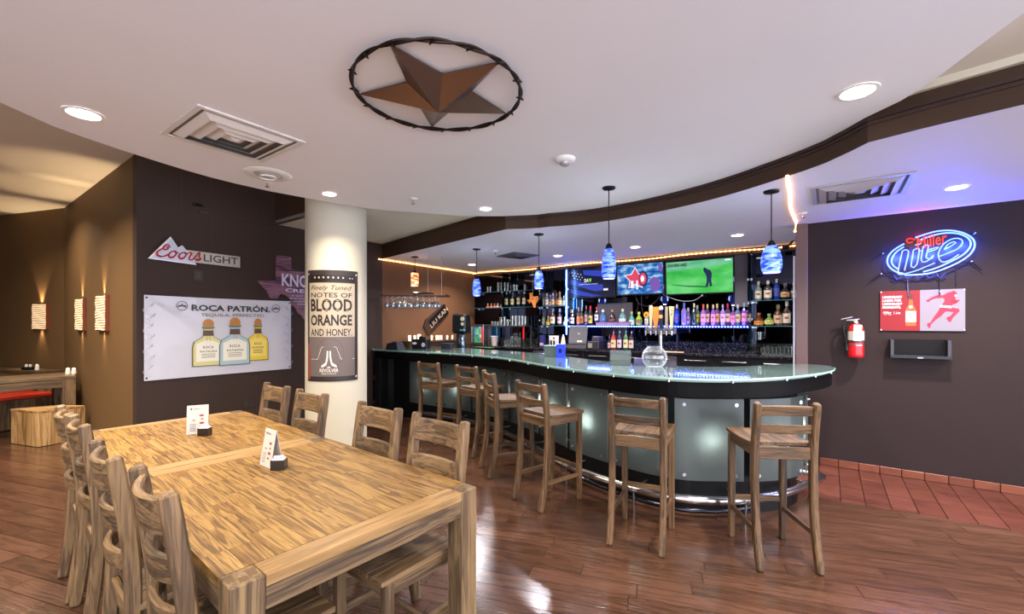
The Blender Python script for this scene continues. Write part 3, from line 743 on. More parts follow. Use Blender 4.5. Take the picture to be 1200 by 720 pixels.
for (a,b) in PB:
    s0,s1=s_at_px(a)+.006,s_at_px(b)-.006
    if s1-s0<.1: s1=s0+.1
    line=[on_line(fl2,cum,s0+(s1-s0)*k/6) for k in range(7)]
    ln=offset(line,-.075)
    pan=mk('frosted_panel',MB().strip(ln,.275,.915,.008),FROST,bar)
    for (k,z) in ((0,.32),(0,.87),(6,.32),(6,.87)):
        u=.06/(s1-s0)*6; k2=u if k==0 else 6-u
        q0=ln[int(k2)]; q1=ln[min(6,int(k2)+1)]; f=k2-int(k2); c=(q0[0]+(q1[0]-q0[0])*f,q0[1]+(q1[1]-q0[1])*f)
        dx,dy=line[3][0]-ln[3][0],line[3][1]-ln[3][1]; l=math.hypot(dx,dy); dx/=l; dy/=l
        mk('standoff',MB().tube([(c[0]-dx*.012,c[1]-dy*.012,z),(c[0]+dx*.075,c[1]+dy*.075,z)],.015,12),CHR,pan)
    # the lamp behind this panel
    c=ln[3]; dx,dy=line[3][0]-ln[3][0],line[3][1]-ln[3][1]; l=math.hypot(dx,dy)
    point_light('panel_lamp',(c[0]+dx/l*.045,c[1]+dy/l*.045,.60),4.5,(1,1,.95),.012,bar)
# cabinet at the wall end
sA,sB=0.02,s_at_px(466)
ca=on_line(fl2,cum,.05); cb=on_line(fl2,cum,s_at_px(462))
dv=(Vector(cb)-Vector(ca)).normalized(); nv=Vector((-dv.y,dv.x))
def cabm(u0,u1,o0,o1,z0,z1): 
    M=Matrix(((dv.x,nv.x,0,ca[0]),(dv.y,nv.y,0,ca[1]),(0,0,1,0),(0,0,0,1))); return MB().box(u0,u1,o0,o1,z0,z1,M)
LC=(Vector(cb)-Vector(ca)).length
mk('end_cabinet',cabm(-.05,LC,-.26,-.001,.0,.95),BODY,bar,bevel=.003)
mk('cabinet_door',cabm(.0,LC-.02,-.272,-.26,.02,.73),P('door_black','17151a',.3),bar,bevel=.003)
mk('drawer_front',cabm(.0,LC-.02,-.272,-.26,.74,.94),P('door_black','17151a',.3),bar,bevel=.003)
for z in (.2,.6): mk('hinge',cabm(-.012,.0,-.276,-.262,z,z+.07),STEEL,bar)
# foot rail
rail=offset(resample(OUT[1:20],.08),.045)
rail=[(x,y,.19) for x,y in rail if x<2.56 or y<3.75]
xe,ye,_=rail[-1]; rail+= [(xe+.02,ye+.1,.19),(xe-.06,ye+.17,.19),(xe-.2,ye+.19,.19)]
rail=resample(rail,.06); mk('foot_rail',MB().tube(rail,.032,14),CHR,bar,smooth=True)
rl2=offset([(a,b) for a,b,c in rail],0)
for i in range(8,len(rail)-6,9):
    x,y,z=rail[i]; t2=Vector((rail[i+1][0]-rail[i-1][0],rail[i+1][1]-rail[i-1][1])).normalized(); n2=Vector((-t2.y,t2.x))
    b=MB(); b.tube([(x,y,z+.0),(x+n2.x*.26,y+n2.y*.26,z+.0)],.008,8); b.tube([(x,y,z-.02),(x+n2.x*.01,y+n2.y*.01,.0)],.007,8)
    b.tube([(x+t2.x*.011,y+t2.y*.011,z),(x-t2.x*.011,y-t2.y*.011,z)],.036,14)
    mk('rail_bracket',b,STEEL,bar,smooth=True)
# lower kick rail
kr=offset(resample(OUT[6:19],.1),.20); mk('kick_pipe',MB().tube([(x,y,.045) for x,y in kr],.018,10),P('dark_chrome','3a3a42',.25,1),bar,smooth=True)
# ================================================================== LEFT WALL
def wt(name,W,px,py,off,label,cat,group=None):
    a,z=W.at(px,py,off); x,y=W.xy(a,off); t=thing(name,label,cat,(x,y,z),W.rot,group); t['a0']=a; t['off']=off; return t
def loc_on(t,W,px,py,off=None):               # wall point in the thing's own frame (x,z)
    a,z=W.at(px,py,t['off'] if off is None else off); return (a-t['a0'], z-t.location.z)
# banner
t=wt('wall_banner',WL,255,395,.02,'white vinyl banner with three bottles, pinned to the dark wall','banner')
c=[loc_on(t,WL,*p) for p in ((168.8,345.3),(340.8,353.6),(340.8,432.8),(168.4,446))]
x0=(c[0][0]+c[3][0])/2; x1=(c[1][0]+c[2][0])/2; z1=(c[0][1]+c[1][1])/2; z0=(c[2][1]+c[3][1])/2
BW,BH=x1-x0,z1-z0; bx=(x0+x1)/2; bz=(z0+z1)/2
print('BANNER',BW,BH)
nx,nz=64,32; mb=MB(); vs=[]
def ripple(u,v):
    r=0
    for (cx,s) in ((0,1),(1,1)):
        du=abs(u-cx)*BW; dv=(1-v)*BH; d=math.hypot(du,dv); an=math.atan2(dv,du)
        r+= .010*math.sin(an*9+1)*math.exp(-((an-.62)/.30)**2)*min(1,d*4)*max(0,1-d/.75)
    return r
for j in range(nz+1):
    for i in range(nx+1):
        u,v=i/nx,j/nz; sag=.006*math.sin(PI*u)
        vs.append((bx+(u-.5)*BW, -.004-ripple(u,v), bz+(v-.5)*BH-(sag if v>.9 else 0)))
mb.add(vs,[(j*(nx+1)+i,j*(nx+1)+i+1,(j+1)*(nx+1)+i+1,(j+1)*(nx+1)+i) for j in range(nz) for i in range(nx)])
def v_mat(name,col): return P(name,col,.35)
vin=mk('vinyl_sheet',mb,P('banner_vinyl','c9c7ce',.28,coat=.3),t,smooth=True)
# the print lies on the sheet
def bp(name,polys,mat,y=-.0165,par=None):
    m=MB()
    for p in polys: m.plate([(bx+a*BW, bz+b*BH) for a,b in p],y-.0004,y)
    return mk(name,m,mat,par or t)
def U(px,py): return ((px-55)/1030-.5, .5-(py-92-(0.042*(px-55)))/(600-.1185*(px-55)))   # from the close view
def circ(cx,cy,rx,ry,n=20,a0=0,a1=2*PI): return [(cx+rx*math.cos(a0+(a1-a0)*k/n),cy+ry*math.sin(a0+(a1-a0)*k/n)) for k in range(n)]
BKI=P('banner_ink','2e2c30',.4)
m=MB(); text_mb('ROCA PATRÓN.',BW*.55,BH*.098,bold=.028,depth=.017,M=T(bx+.045*BW,0,bz+.375*BH),mb=m); mk('lettering',m,BKI,t)
m=MB(); text_mb('TEQUILA. PERFECTED.',BW*.455,BH*.048,depth=.017,M=T(bx+.055*BW,0,bz+.275*BH),mb=m); mk('lettering',m,P('banner_brown_ink','7a6a5e',.4),t)
for cx_ in (-.288,.368):
    m=MB(); n=24
    ring_=lambda r,k:(bx+cx_*BW+r*math.cos(2*PI*k/n)*BW, bz+.385*BH+r*1.75*math.sin(2*PI*k/n)*BH)
    for k in range(n):
        a,b=ring_(.034,k),ring_(.034,k+1); c2,d2=ring_(.030,k+1),ring_(.030,k); m.plate([a,b,c2,d2],-.0175,-.0171)
    m.plate([(bx+(cx_+p)*BW,bz+(.385+q_)*BH) for p,q_ in ((-.03,-.02),(-.018,.012),(-.008,.004),(0,.03),(.008,.004),(.018,.012),(.03,-.02),(0,-.008))],-.0175,-.0171)
    mk('printed_emblem',m,P('banner_grey_ink','55525a',.4),t)
# leaf scrolls down both sides
SCR=P('banner_scroll_ink','bfbcc8',.4)
for sx in (-1,1):
    for k in range(7):
        m=MB(); cy0=.36-k*.12; cx0=sx*(.465-.012*(k%2))
        for q in range(5):
            a=q*.62; pts=[(bx+(cx0-sx*.012*q*math.cos(a+j*.5)-.004*j*sx)*BW, -.017, bz+(cy0+.05*math.sin(a+j*.45)-.012*q)*BH) for j in range(5)]
            m.tube(pts,.0016,4)
        mk('printed_scroll',m,SCR,t)
# three bottles
def pbottle(cx,w,h,bodyc,edgec,yo,zb):
    def q(pts): return [(cx+a*w, zb+b*h) for a,b in pts]
    body=[(-.5,0),(.5,0),(.5,.42),(.44,.53),(.18,.62),(.15,.80),(-.15,.80),(-.18,.62),(-.44,.53),(-.5,.42)]
    b=bp('printed_bottle',[q(body)],P('ink_'+edgec,edgec,.4),yo)
    inn=[(a*.93,.015+v*.965) for a,v in body]; bp('printed_glass',[q(inn)],P('ink_'+bodyc,bodyc,.4),yo-.0006)
    bp('printed_label',[q([(-.38,.10),(.38,.10),(.38,.47),(.1,.55),(-.1,.55),(-.38,.47)])],P('ink_lab'+bodyc,'e6e2cf' if bodyc!='e0c440' else 'ead06a',.4),yo-.0012)
    bp('printed_collar',[q([(-.16,.64),(.16,.64),(.15,.76),(-.15,.76)])],P('ink_collar','5a4638',.4),yo-.0012)
    bp('printed_rim',[q([(-.2,.80),(.2,.80),(.2,.835),(-.2,.835)])],P('ink_rim','7a7a62',.4),yo-.0012)
    cork=[(-.17,.84)]+[(-.17*math.cos(PI*k/8),.90+.10*math.sin(PI*k/8)) for k in range(9)]+[(.17,.84)]
    bp('printed_cork',[q(cork)],P('ink_cork','b5793e',.4),yo-.0012)
    m=MB()
    for s,zz,ww in (('ROCA',.40,.34),('PATRÓN',.315,.52)): text_mb(s,ww*w*BW,.055*h*BH,bold=.01,depth=-yo+.002,M=T(bx+cx*BW,0,bz+(zb+zz*h)*BH),mb=m)
    for k in range(3): m.plate([(bx+(cx+a)*BW,bz+(zb+h*(.25-.035*k)+b)*BH) for a,b in ((-.22*w,0),(.22*w,0),(.22*w,.006),(-.22*w,.006))],yo-.0022,yo-.0018)
    m.tube([(bx+(cx-.06*w)*BW,yo-.002,bz+(zb+.52*h)*BH),(bx+(cx-.03*w)*BW,yo-.002,bz+(zb+.62*h)*BH),(bx+(cx+.04*w)*BW,yo-.002,bz+(zb+.62*h)*BH),(bx+(cx+.06*w)*BW,yo-.002,bz+(zb+.52*h)*BH)],.0015,4)
    mk('printed_lettering',m,P('ink_dark','40362c',.4),b)
pbottle(-.125,.205,.60,'cfc78a','6a6238',-.017,-.375)
pbottle(.225,.165,.585,'e0c440','7a6420',-.017,-.345)
pbottle(.055,.22,.635,'a9bcc0','4e6668',-.020,-.385)
m=MB(); m.plate([(bx+a*BW,bz+b*BH) for a,b in ((-.02,-.43),(.16,-.43),(.16,-.424),(-.02,-.424))],-.0175,-.0171); mk('printed_caption',m,SCR,t)
for a,b in ((-.487,.47),(.487,.47),(-.487,-.47),(.487,-.47)): mk('grommet',MB().tube([(bx+a*BW,-.002,bz+b*BH),(bx+a*BW,-.012,bz+b*BH)],.010,12),P('grommet_dark','3a3636',.4,.5),t)
# mountain shaped beer sign with light bar
t=wt('beer_sign',WL,228,295,.07,'silver mountain-shaped beer sign with red script, above the banner','sign')
def C(px,py): return loc_on(t,WL,170+px/10,270+py/10)
mount=[C(*p) for p in ((35,330),(295,75),(385,205),(430,178),(545,310),(590,395),(600,408))]
TINV=P('sign_silver','b9bcc8',.3,.35)
mk('mountain_plate',MB().plate(mount,-.012,.012),P('sign_rim','dfe0e4',.3,.5),t)
cxm=sum(a for a,b in mount)/7; czm=sum(b for a,b in mount)/7
mk('mountain_face',MB().plate([(cxm+(a-cxm)*.93,czm+(b-czm)*.9) for a,b in mount],-.015,-.011),TINV,t)
mk('light_bar',MB().plate([C(*p) for p in ((480,230),(1110,312),(1112,440),(590,378))],-.006,.012),P('bar_tin','b8aea4',.35,.3),t)
def ang(p,q_): a,b=C(*p),C(*q_); return -math.atan2(b[1]-a[1],b[0]-a[0])
an=ang((690,320),(1090,365)); cc_=C(890,345); m=text_mb('LIGHT',.40*abs(C(1090,300)[0]-C(690,300)[0])/.40,abs(C(700,280)[1]-C(700,365)[1]),bold=.012,depth=.008,M=T(cc_[0],0,cc_[1])@RY(an))
mk('light_lettering',m,P('sign_dark_letters','352e2c',.4),t)
red=MB()
scr=[ # red script letters as bent rods
 [(285,205),(262,172),(225,180),(205,215),(230,232),(262,215),(255,195),(235,200)],
 [(205,215),(160,235),(128,262),(135,295),(180,312),(235,300),(265,280)],
 [(330,245),(290,262),(268,295),(285,322),(325,315),(355,280),(352,250),(330,245),(350,262),(388,268)],
 [(450,262),(415,272),(388,305),(402,335),(440,330),(472,295),(468,268),(450,262),(470,280),(505,270)],
 [(505,270),(530,262),(538,275),(515,315),(510,345),(535,350),(565,330),(600,290)],
 [(600,290),(628,262),(632,285),(625,310),(640,335),(620,358),(590,352),(585,340),(610,345),(655,340)]]
for s in scr: 
    P3=resample([(C(*p)[0],-.022,C(*p)[1]) for p in s],.008)
    red.tube(P3,[.0075 if 0<i<len(P3)-1 else .003 for i in range(len(P3))],6)
for s in ([(128,262),(135,295),(180,312)],[(388,305),(402,335),(440,330)],[(268,295),(285,322),(325,315)]):
    red.tube(resample([(C(*p)[0],-.022,C(*p)[1]) for p in s],.008),.011,6)
mk('script_lettering',red,P('sign_red','b3202c',.35),t)
m=MB()
for dx,ph in ((0,0),(.04,2)):
    m.tube([(C(720+dx*100,0)[0]+dx+.006*math.sin(k+ph),.05,C(720,235)[1]+k*.042) for k in range(9)],.0015,5)
m.box(C(700,0)[0]-.04,C(700,0)[0]+.05,.045,.065,C(720,0)[1]+.20,C(720,0)[1]+.222)
mk('hanging_wire',m,P('wire_dark','3a3230',.5),t)
# wooden state-shaped sign
t=wt('state_shaped_sign',WL,330,335,.02,'purple-brown wooden sign shaped like Texas, half hidden by the column','sign')
def C(px,py): return loc_on(t,WL,300+px/8.47,290+py/8.47)
tex=[(195,80),(345,95),(348,215),(400,225),(470,238),(560,262),(640,270),(650,420),(640,560),(570,610),(510,690),(470,720),(440,672),(410,655),(385,600),(350,575),(335,520),(300,480),(240,460),(210,510),(160,515),(130,495),(105,430),(60,390),(10,335),(60,325),(195,335)]
tp=[C(*p) for p in tex]
zs=[p[1] for p in tp]; zlo,zhi=min(zs),max(zs); k=9
for i in range(k):
    a,b=zlo+(zhi-zlo)*i/k,zlo+(zhi-zlo)*(i+1)/k-.003
    pl=clip(tp,Vector((0,b)),Vector((0,1))); pl=clip(pl,Vector((0,a)),Vector((0,-1))) if len(pl)>2 else pl
    if len(pl)>2:
        try: mk('board',MB().plate(pl,-.010-.002*(i%2),.012),wood('plum_board',0,('3a2230','6a4052','8d6170'),.5,along=2,across=14,rnd=.35,streak=.6,bump=.4),t)
        except Exception as e: print('board',e)
def lab_text(s,a,b,y,hpx,mat,bold=.01,dep=.016):
    p,q_=C(a,y),C(b,y); h=abs(C(a,y-hpx/2)[1]-C(a,y+hpx/2)[1]); 
    return mk('lettering',text_mb(s,abs(q_[0]-p[0]),h,bold=bold,depth=dep,M=T((p[0]+q_[0])/2,0,p[1])),mat,t)
PL=P('pale_lilac_letters','d9d0e6',.5)
lab_text('KNOB',250,580,322,125,PL,.02); lab_text('CREEK',285,590,425,38,PL,.02)
for k,(a,b,y,s) in enumerate(((350,560,480,'A GUY PLAN'),(325,575,507,'WHEN STAY WITH'),(365,560,536,'WORLD CAME'),(400,540,565,'TEXAS'))): lab_text(s,a,b,y,16,PL,0)
# small wall hardware
t=wt('wall_bracket',WL,232.5,240.5,.012,'small black metal bracket high on the dark wall','bracket')
mk('plate',MB().box(-.055,.055,-.012,.012,-.016,.016),BLKM,t,bevel=.002)
for s in (-.04,.04): mk('screw',MB().tube([(s,-.016,0),(s,-.008,0)],.006,8),CHR,t)
t=wt('data_cable',WL,290,246,.006,'thin dark cable strung over the dark wall to the beam','cable')
m=MB(); m.tube([(lambda q:(q[0],0,q[1]))(loc_on(t,WL,a,b)) for a,b in ((245,245),(265,252),(285,257),(310,263),(335,268),(356,272))],.003,5); mk('cable',m,P('wire_dark','3a3230',.5),t)
PLATE=P('brown_plate','362a24',.45)
for px,py,s,lb in ((291.5,473,.0,'brown double socket plate low on the dark wall behind the farther table'),(232,323,0,'brown blank plate on the dark wall below the mountain sign')):
    t=wt('socket_plate',WL,px,py,.004,lb,'socket'); w_=.075 if px>250 else .045
    mk('plate',MB().box(-w_,w_,-.004,.004,-.06,.06),PLATE,t,bevel=.003)
    for s in ((-.035,.035) if px>250 else (0,)): mk('socket',MB().box(s-.018,s+.018,-.007,-.004,-.035,.035),P('plate_dark','3b2e28',.35),t,bevel=.002)
# seams between the wall boards
for px in (213,247,300):
    a=WL.at(px)[0]; mk('wall_seam',MB().box(a-.0015,a+.0015,-.002,.001,0,3.3),P('seam_dark','3d302c',.6),wl)
# poster wrapped round the column
POSTR=.336
t=thing('column_poster','dark tin poster with block letters wrapped round the cream column','poster',(cc[0],cc[1],0))
base_a=math.atan2(-cc[1],-cc[0])
def ca_(px):
    # angle on the column face for a picture column
    best=None
    for k in range(-900,901):
        a=base_a+k*.00175; x=cc[0]+POSTR*math.cos(a); y=cc[1]+POSTR*math.sin(a); q_=abs(CX+F*x/y-px)
        if best is None or q_<best[0]: best=(q_,a)
    return best[1]
def cz_(a,py): y=cc[1]+POSTR*math.sin(a); return H+(CY-py)*y/F
aL,aR=ca_(361),ca_(419); aC=(aL+aR)/2
zt_,zb_=cz_(aC,316.5),cz_(aC,447.5)
PW=POSTR*(aR-aL); PHt=zt_-zb_; print('POSTER',PW,PHt,aL,aR)
def wrap(mb,r):                                # (x along, y, z) flat -> round the column
    mb.v=[((r-y)*math.cos(aC+x/POSTR),(r-y)*math.sin(aC+x/POSTR),z) for x,y,z in mb.v]; return mb
def grid(x0,x1,z0,z1,y=0,nx=24,nz=2):
    m=MB(); vs=[(x0+(x1-x0)*i/nx,y,z0+(z1-z0)*j/nz) for j in range(nz+1) for i in range(nx+1)]
    return m.add(vs,[(j*(nx+1)+i,j*(nx+1)+i+1,(j+1)*(nx+1)+i+1,(j+1)*(nx+1)+i) for j in range(nz) for i in range(nx)])
sh=wrap(grid(-PW/2,PW/2,zb_,zt_),POSTR+.002); mk('tin_sheet',sh,P('poster_dark','3b3230',.4,.2),t,smooth=True)
def pz(v): return zt_-PHt*v                     # v: 0 top, 1 bottom
mk('beige_field',wrap(grid(-PW*.44,PW*.43,pz(.60),pz(.115)),POSTR+.0035),P('poster_beige','b3a58f',.45),t,smooth=True)
mk('grey_field',wrap(grid(-PW*.44,PW*.43,pz(.955),pz(.60)),POSTR+.0035),P('poster_grey','6b5f5c',.45),t,smooth=True)
mk('top_band',wrap(grid(-PW*.44,PW*.43,pz(.10),pz(.045)),POSTR+.004),P('poster_black','211b1a',.4),t,smooth=True)
kn=MB()
for k in range(7): kn.plate([(PW*(-.30+.085*k)+.009*math.cos(q*PI/4),pz(.068)+.011*math.sin(q*PI/4)) for q in range(8)],-.0005,0)
for k in range(2): kn.plate([(PW*(.33+.05*k)+.007*math.cos(q*PI/4),pz(.07)+.007*math.sin(q*PI/4)) for q in range(8)],-.0005,0)
mk('printed_knobs',wrap(kn,POSTR+.005),P('poster_cream','cdbf9f',.45),t)
def ptext(s,v,hh,wid,bold=0,shear=0,mat=None,cx=-.01):
    m=text_mb(s,PW*wid,PHt*hh,bold=bold,shear=shear,depth=0,M=T(PW*cx,0,pz(v))); mk('lettering',wrap(m,POSTR+.005),mat or P('poster_ink','2a2120',.45),t)
ptext('Finely Tuned',.165,.055,.76,.0,.35); ptext('NOTES OF',.225,.042,.76,.012); ptext('BLOOD',.315,.115,.77,.03); ptext('ORANGE',.45,.10,.77,.03); ptext('AND HONEY.',.56,.065,.77,.012)
mk('printed_disc',wrap(MB().plate([(PW*.24*math.cos(q*PI/20)-.02*PW,pz(.745)+PW*.27*math.sin(q*PI/20)) for q in range(40)],-.0004,0),POSTR+.0040),P('poster_disc','4c4240',.45),t)
WHI=P('poster_white','e4dcd2',.45)
m=MB(); 
for a,b in zip([(-.38,.80),(-.24,.80),(-.17,.70),(-.15,.69),(.08,.69),(.10,.70),(.17,.80),(.41,.80)],[(-.24,.80),(-.17,.70),(-.15,.69),(.08,.69),(.10,.70),(.17,.80),(.41,.80),(.42,.80)]):
    m.tube([(PW*a[0],0,pz(a[1])),(PW*b[0],0,pz(b[1]))],.0022,5)
mk('printed_line',wrap(m,POSTR+.005),WHI,t)
m=MB()
for s in (-1,1):
    m.plate([(PW*(-.035+s*a),pz(b)) for a,b in ((.012,.725),(.035,.725),(.04,.78),(.06,.83),(.13,.855),(.14,.875),(.10,.87),(.045,.855),(.02,.81),(.012,.78))],-.0004,0)
m.plate([(PW*(-.035+.035*math.cos(q*PI/3)),pz(.872)+.008*math.sin(q*PI/3)) for q in range(6)],-.0004,0)
text_mb('REVOLVER',PW*.33,PHt*.032,bold=.02,depth=0,M=T(-.035*PW,0,pz(.90)),mb=m); text_mb('BREWING',PW*.25,PHt*.012,depth=0,M=T(-.035*PW,0,pz(.93)),mb=m)
mk('printed_logo',wrap(m,POSTR+.005),WHI,t)
m=MB()
for a,b in ((-.46,.035),(.46,.035),(.46,.965)): m.plate([(PW*a-.012,pz(b)-.012),(PW*a+.012,pz(b)),(PW*a,pz(b)+.014)],-.0008,0)
mk('tape_corner',wrap(m,POSTR+.005),WHI,t)
m=MB(); m.plate([(-PW*.49,pz(.98)),(-PW*.41,pz(.98)),(-PW*.41,pz(.74)),(-PW*.435,pz(.70)),(-PW*.435,pz(.66)),(-PW*.48,pz(.66))],-.0004,0); mk('printed_bottle_edge',wrap(m,POSTR+.0045),P('poster_rust','8a4434',.45),t)

# ================================================================== SCONCES
SLIT=P('sconce_slat','d8c8ac',.6,emit='ffd8a8',es=.42); SDK=P('sconce_wood','7a3a20',.4)
def sconce(W,px,pyt,pyb,w,label):
    a,zt=W.at(px,pyt,.05); _,zb=W.at(px,pyb,.05); x,y=W.xy(a,0); h=zt-zb
    t=thing('wall_sconce',label,'wall lamp',(x,y,zb),W.rot,'slatted wall sconces')
    f=MB(); f.box(-w/2,-w/2+.010,-.038,-.0,-.004,h+.004); f.box(w/2-.010,w/2,-.038,0,-.004,h+.004); f.box(-w/2+.012,w/2-.012,-.008,0,0,h)
    mk('frame',f,SDK,t)
    k=14
    for i in range(k):
        z=h*i/k; fr=[]
        for j in range(9):
            u=j/8; fr.append(((-w/2+.013+(w-.026)*u,-.042-.003*math.sin(u*7+i*1.3),z+h/k/2+.004*math.sin(u*6+i)),(0,1,0),(0,0,1)))
        mk('slat',MB().sweep(fr,.003,h/k*.64),SLIT,t)
    mk('diffuser',MB().box(-w/2+.013,w/2-.013,-.033,-.030,.01,h-.01),P('sconce_diffuser','a07850',.6,emit='ffb870',es=.08),t)
    for s in (0,1):
        l=D.lights.new('sconce_beam','SPOT'); l.energy=60 if s else 22; l.color=(1,.72,.42); l.spot_size=math.radians(60); l.spot_blend=.6; l.shadow_soft_size=.02
        o=D.objects.new('sconce_beam',l); COL.objects.link(o); o.parent=t; o.location=(0,-.022,h*.93 if s else h*.07); o.rotation_euler=(PI+.12 if s else -.12,0,0)
    return t
sconce(WFF,44.5,356.5,386,.36,'slatted sconce alone on the far brown wall')
sconce(WF,91,350.5,387,.48,'left one of the two slatted sconces on the lighter wall')
sconce(WF,116,346.5,387.5,.48,'right one of the two slatted sconces, nearest the wall corner')

# ================================================================== LEFT TABLES, CRATES
def slab_table(loc,rz,L,Wd,label,zt=.80):
    t=thing('rustic_table',label,'table',(*loc,0),rz,'rustic tables by the sconces')
    k=5
    for i in range(k): mk('top_plank',MB().box(-L,0,i*Wd/k+.001,(i+1)*Wd/k-.001,zt-.04,zt),APRX,t,bevel=.002)
    for x in (-.13,-L+.0):
        for y in (0.004,Wd-.104): mk('leg',MB().box(x,x+.13,y,y+.10,0,zt-.041),CHW[2],t,bevel=.004)
    mk('apron',MB().box(-L+.13,-.13,.006,.04,zt-.15,zt-.041),CHW[0],t,bevel=.002); mk('apron',MB().box(-L+.13,-.13,Wd-.04,Wd-.006,zt-.15,zt-.041),CHW[0],t,bevel=.002)
    return t
slab_table((-5.93,5.92),.943,2.0,.69,'rustic wooden table with two shakers, behind the crate stool')
# second table further back
slab_table((-6.92,6.42),-.294,1.6,.24,'rearmost rustic wooden table, beneath the lone sconce',.80)
# crate stool
t=thing('crate_stool','light wooden crate stool with an angular front, beside the dining chairs','stool',(-5.76,5.30,0))
poly=[(0,0),(.16,.40),(-.18,.44),(-.52,.17)]
bd=MB(); bd.prism([(x*.97,y*.97+.01) for x,y in poly],.01,.405); mk('crate_body',bd,BOXW,t)
for i in range(4):
    a=Vector(poly[i]); b=Vector(poly[(i+1)%4]); n=max(3,int((b-a).length/.095)); dd=(b-a)/n; nn=Vector((dd.y,-dd.x)).normalized()
    for k in range(n):
        p0=a+dd*k; ang_=math.atan2(dd.y,dd.x); mk('side_board',MB().box(.001,dd.length-.001,-.012,.004,.006,.408),BOXW,t,(p0.x,p0.y,0),rot=(0,0,ang_))
tp_=MB().prism([(x*1.04,y*1.03-.012) for x,y in poly],.41,.435); mk('crate_top',tp_,BOXX,t,bevel=.003)
# red cushioned bench
def bench(loc,rz,L,Wd,label,zt=.43,zc=.5):
    t=thing('cushioned_bench',label,'bench',(*loc,0),rz,'red-cushioned benches')
    for k in range(int(L/.1)): mk('front_board',MB().box(-L+k*.1+.001,-L+.1+k*.1-.001,0,.02,.02,zt),CHW[2],t)
    mk('bench_body',MB().box(-L,0,.02,Wd,.02,zt),CHW[2],t,bevel=.003)
    for k in range(4): mk('end_board',MB().box(0,.015,.02+k*(Wd-.02)/4+.001,.02+(k+1)*(Wd-.02)/4-.001,.02,zt),CHW[2],t)
    cu=MB().box(-L-.01,.02,-.03,Wd,zt+.001,zc); mk('seat_cushion',cu,P('red_vinyl','b5301c',.4,coat=.2),t,bevel=.02)
    mk('cushion_welt',MB().tube([(-L,-.032,zt+.02),(.02,-.032,zt+.02),(.022,Wd,zt+.02)],.006,6),P('dark_red_vinyl','5a1512',.4),t)
    return t
bx_=gp(69,462,.5); bench((-6.88,6.48),1.22,.62,.3,'red-cushioned grey bench just behind the crate stool',.42,.50)
bench((-7.28,6.60),1.22,.6,.2,'farther red-cushioned bench half under the rustic table',.44,.535)
def shaker(px,py,z,col,label,loc=None):
    x,y=loc or gp(px,py,z); t=thing('shaker',label,'shaker',(x,y,z+.001),0,'table condiments on the rustic tables')
    mk('jar',MB().lathe([(.001,0),(.026,0),(.028,.03),(.022,.062),(.001,.062)],14),col,t,smooth=True)
    mk('cap',MB().lathe([(.022,.062),(.022,.078),(.012,.09),(.001,.092)],14),WHT,t,smooth=True)
shaker(79.5,439,.80,P('jar_white','d8d2c8',.3),'left white-capped shaker on the rustic table in front')
shaker(86.5,439,.80,P('jar_white','d8d2c8',.3),'right white-capped shaker on the rustic table in front')
shaker(38,428,.80,P('jar_white','d8d2c8',.3),'white shaker on the rearmost rustic table',(-7.2,6.60))
t=thing('condiment_tray','small black condiment tray on the rearmost rustic table','caddy',(-7.40,6.66,.801))
mk('tray',MB().box(-.07,.07,-.04,.04,0,.045),BLK,t,bevel=.004); 
for s in (-.03,.03): mk('jar',MB().lathe([(.001,.045),(.018,.045),(.018,.08),(.001,.085)],10,c=(s,0,0)),P('jar_white','d8d2c8',.3),t)

# ================================================================== RIGHT WALL
t=wt('wall_poster',WR,1081,364,.012,'wide red and white beer poster with a running figure','poster')
def C(px,py): return loc_on(t,WR,1010+px/4.8,250+py/4.8)
c=[C(103,440),C(580,425),C(582,662),C(103,662)]; X0,X1=(c[0][0]+c[3][0])/2,(c[1][0]+c[2][0])/2; Zt,Zb=(c[0][1]+c[1][1])/2,(c[2][1]+c[3][1])/2; XM=C(327,500)[0]
mk('white_half',MB().box(XM,X1,-.004,.010,Zb,Zt),P('poster_pale','7d7784',.5),t); mk('red_half',MB().box(X0,XM,-.004,.010,Zb,Zt),P('poster_red','800a18',.5),t)
def fp_(pts,mat,name,y=-.0045,par=None): return mk(name,MB().plate([C(*p) for p in pts],y-.0006,y),mat,par or t)
RUN=P('figure_red','b5203a',.4); PW_=P('poster_print_white','f0e8ee',.4)
run=[(455,462),(480,448),(515,440),(535,450),(538,468),(525,478),(515,500),(505,515),(545,485),(550,492),(520,512),(505,518),(500,530),(545,538),(550,550),(510,590),(500,612),(490,612),(474,592),(480,585),(495,580),(518,556),(470,553),(445,580),(415,600),(390,625),(382,648),(375,645),(364,628),(370,618),(385,615),(410,575),(430,550),(442,525),(462,500),(465,485),(452,475),(420,478),(385,490),(378,500),(362,498),(362,490),(378,482),(400,470),(430,460)]
fp_(run,RUN,'running_figure')
hd=[(500+18*math.cos(k*PI/6)+10,450+17*math.sin(k*PI/6)) for k in range(12)]; fp_([(a+5,b+4) for a,b in hd],RUN,'printed_helmet',-.0050); fp_([(527,455),(537,463),(530,472),(519,466)],PW_,'printed_face_guard',-.0056)
fp_([(520+20*math.cos(k*PI/6)*1.0,497+12*math.sin(k*PI/6)) for k in range(12)],P('ball_red','8f1428',.4),'printed_ball',-.0052)
fp_([(440,518),(500,522),(503,534),(440,530)],PW_,'printed_belt',-.0056)
bt=[(246,634),(304,634),(304,545),(298,530),(288,515),(284,470),(284,460),(266,460),(266,470),(262,515),(252,530),(246,545)]
fp_(bt,P('beer_amber','a5521c',.35),'printed_bottle'); fp_([(246,552),(304,552),(304,612),(246,612)],PW_,'printed_label',-.0054); fp_([(265,486),(285,486),(285,458),(265,458)],P('foil_dark','4a2a22',.4),'printed_neck_foil',-.0054)
fp_([(268,520),(282,520),(284,534),(266,534)],PW_,'printed_neck_label',-.0054)
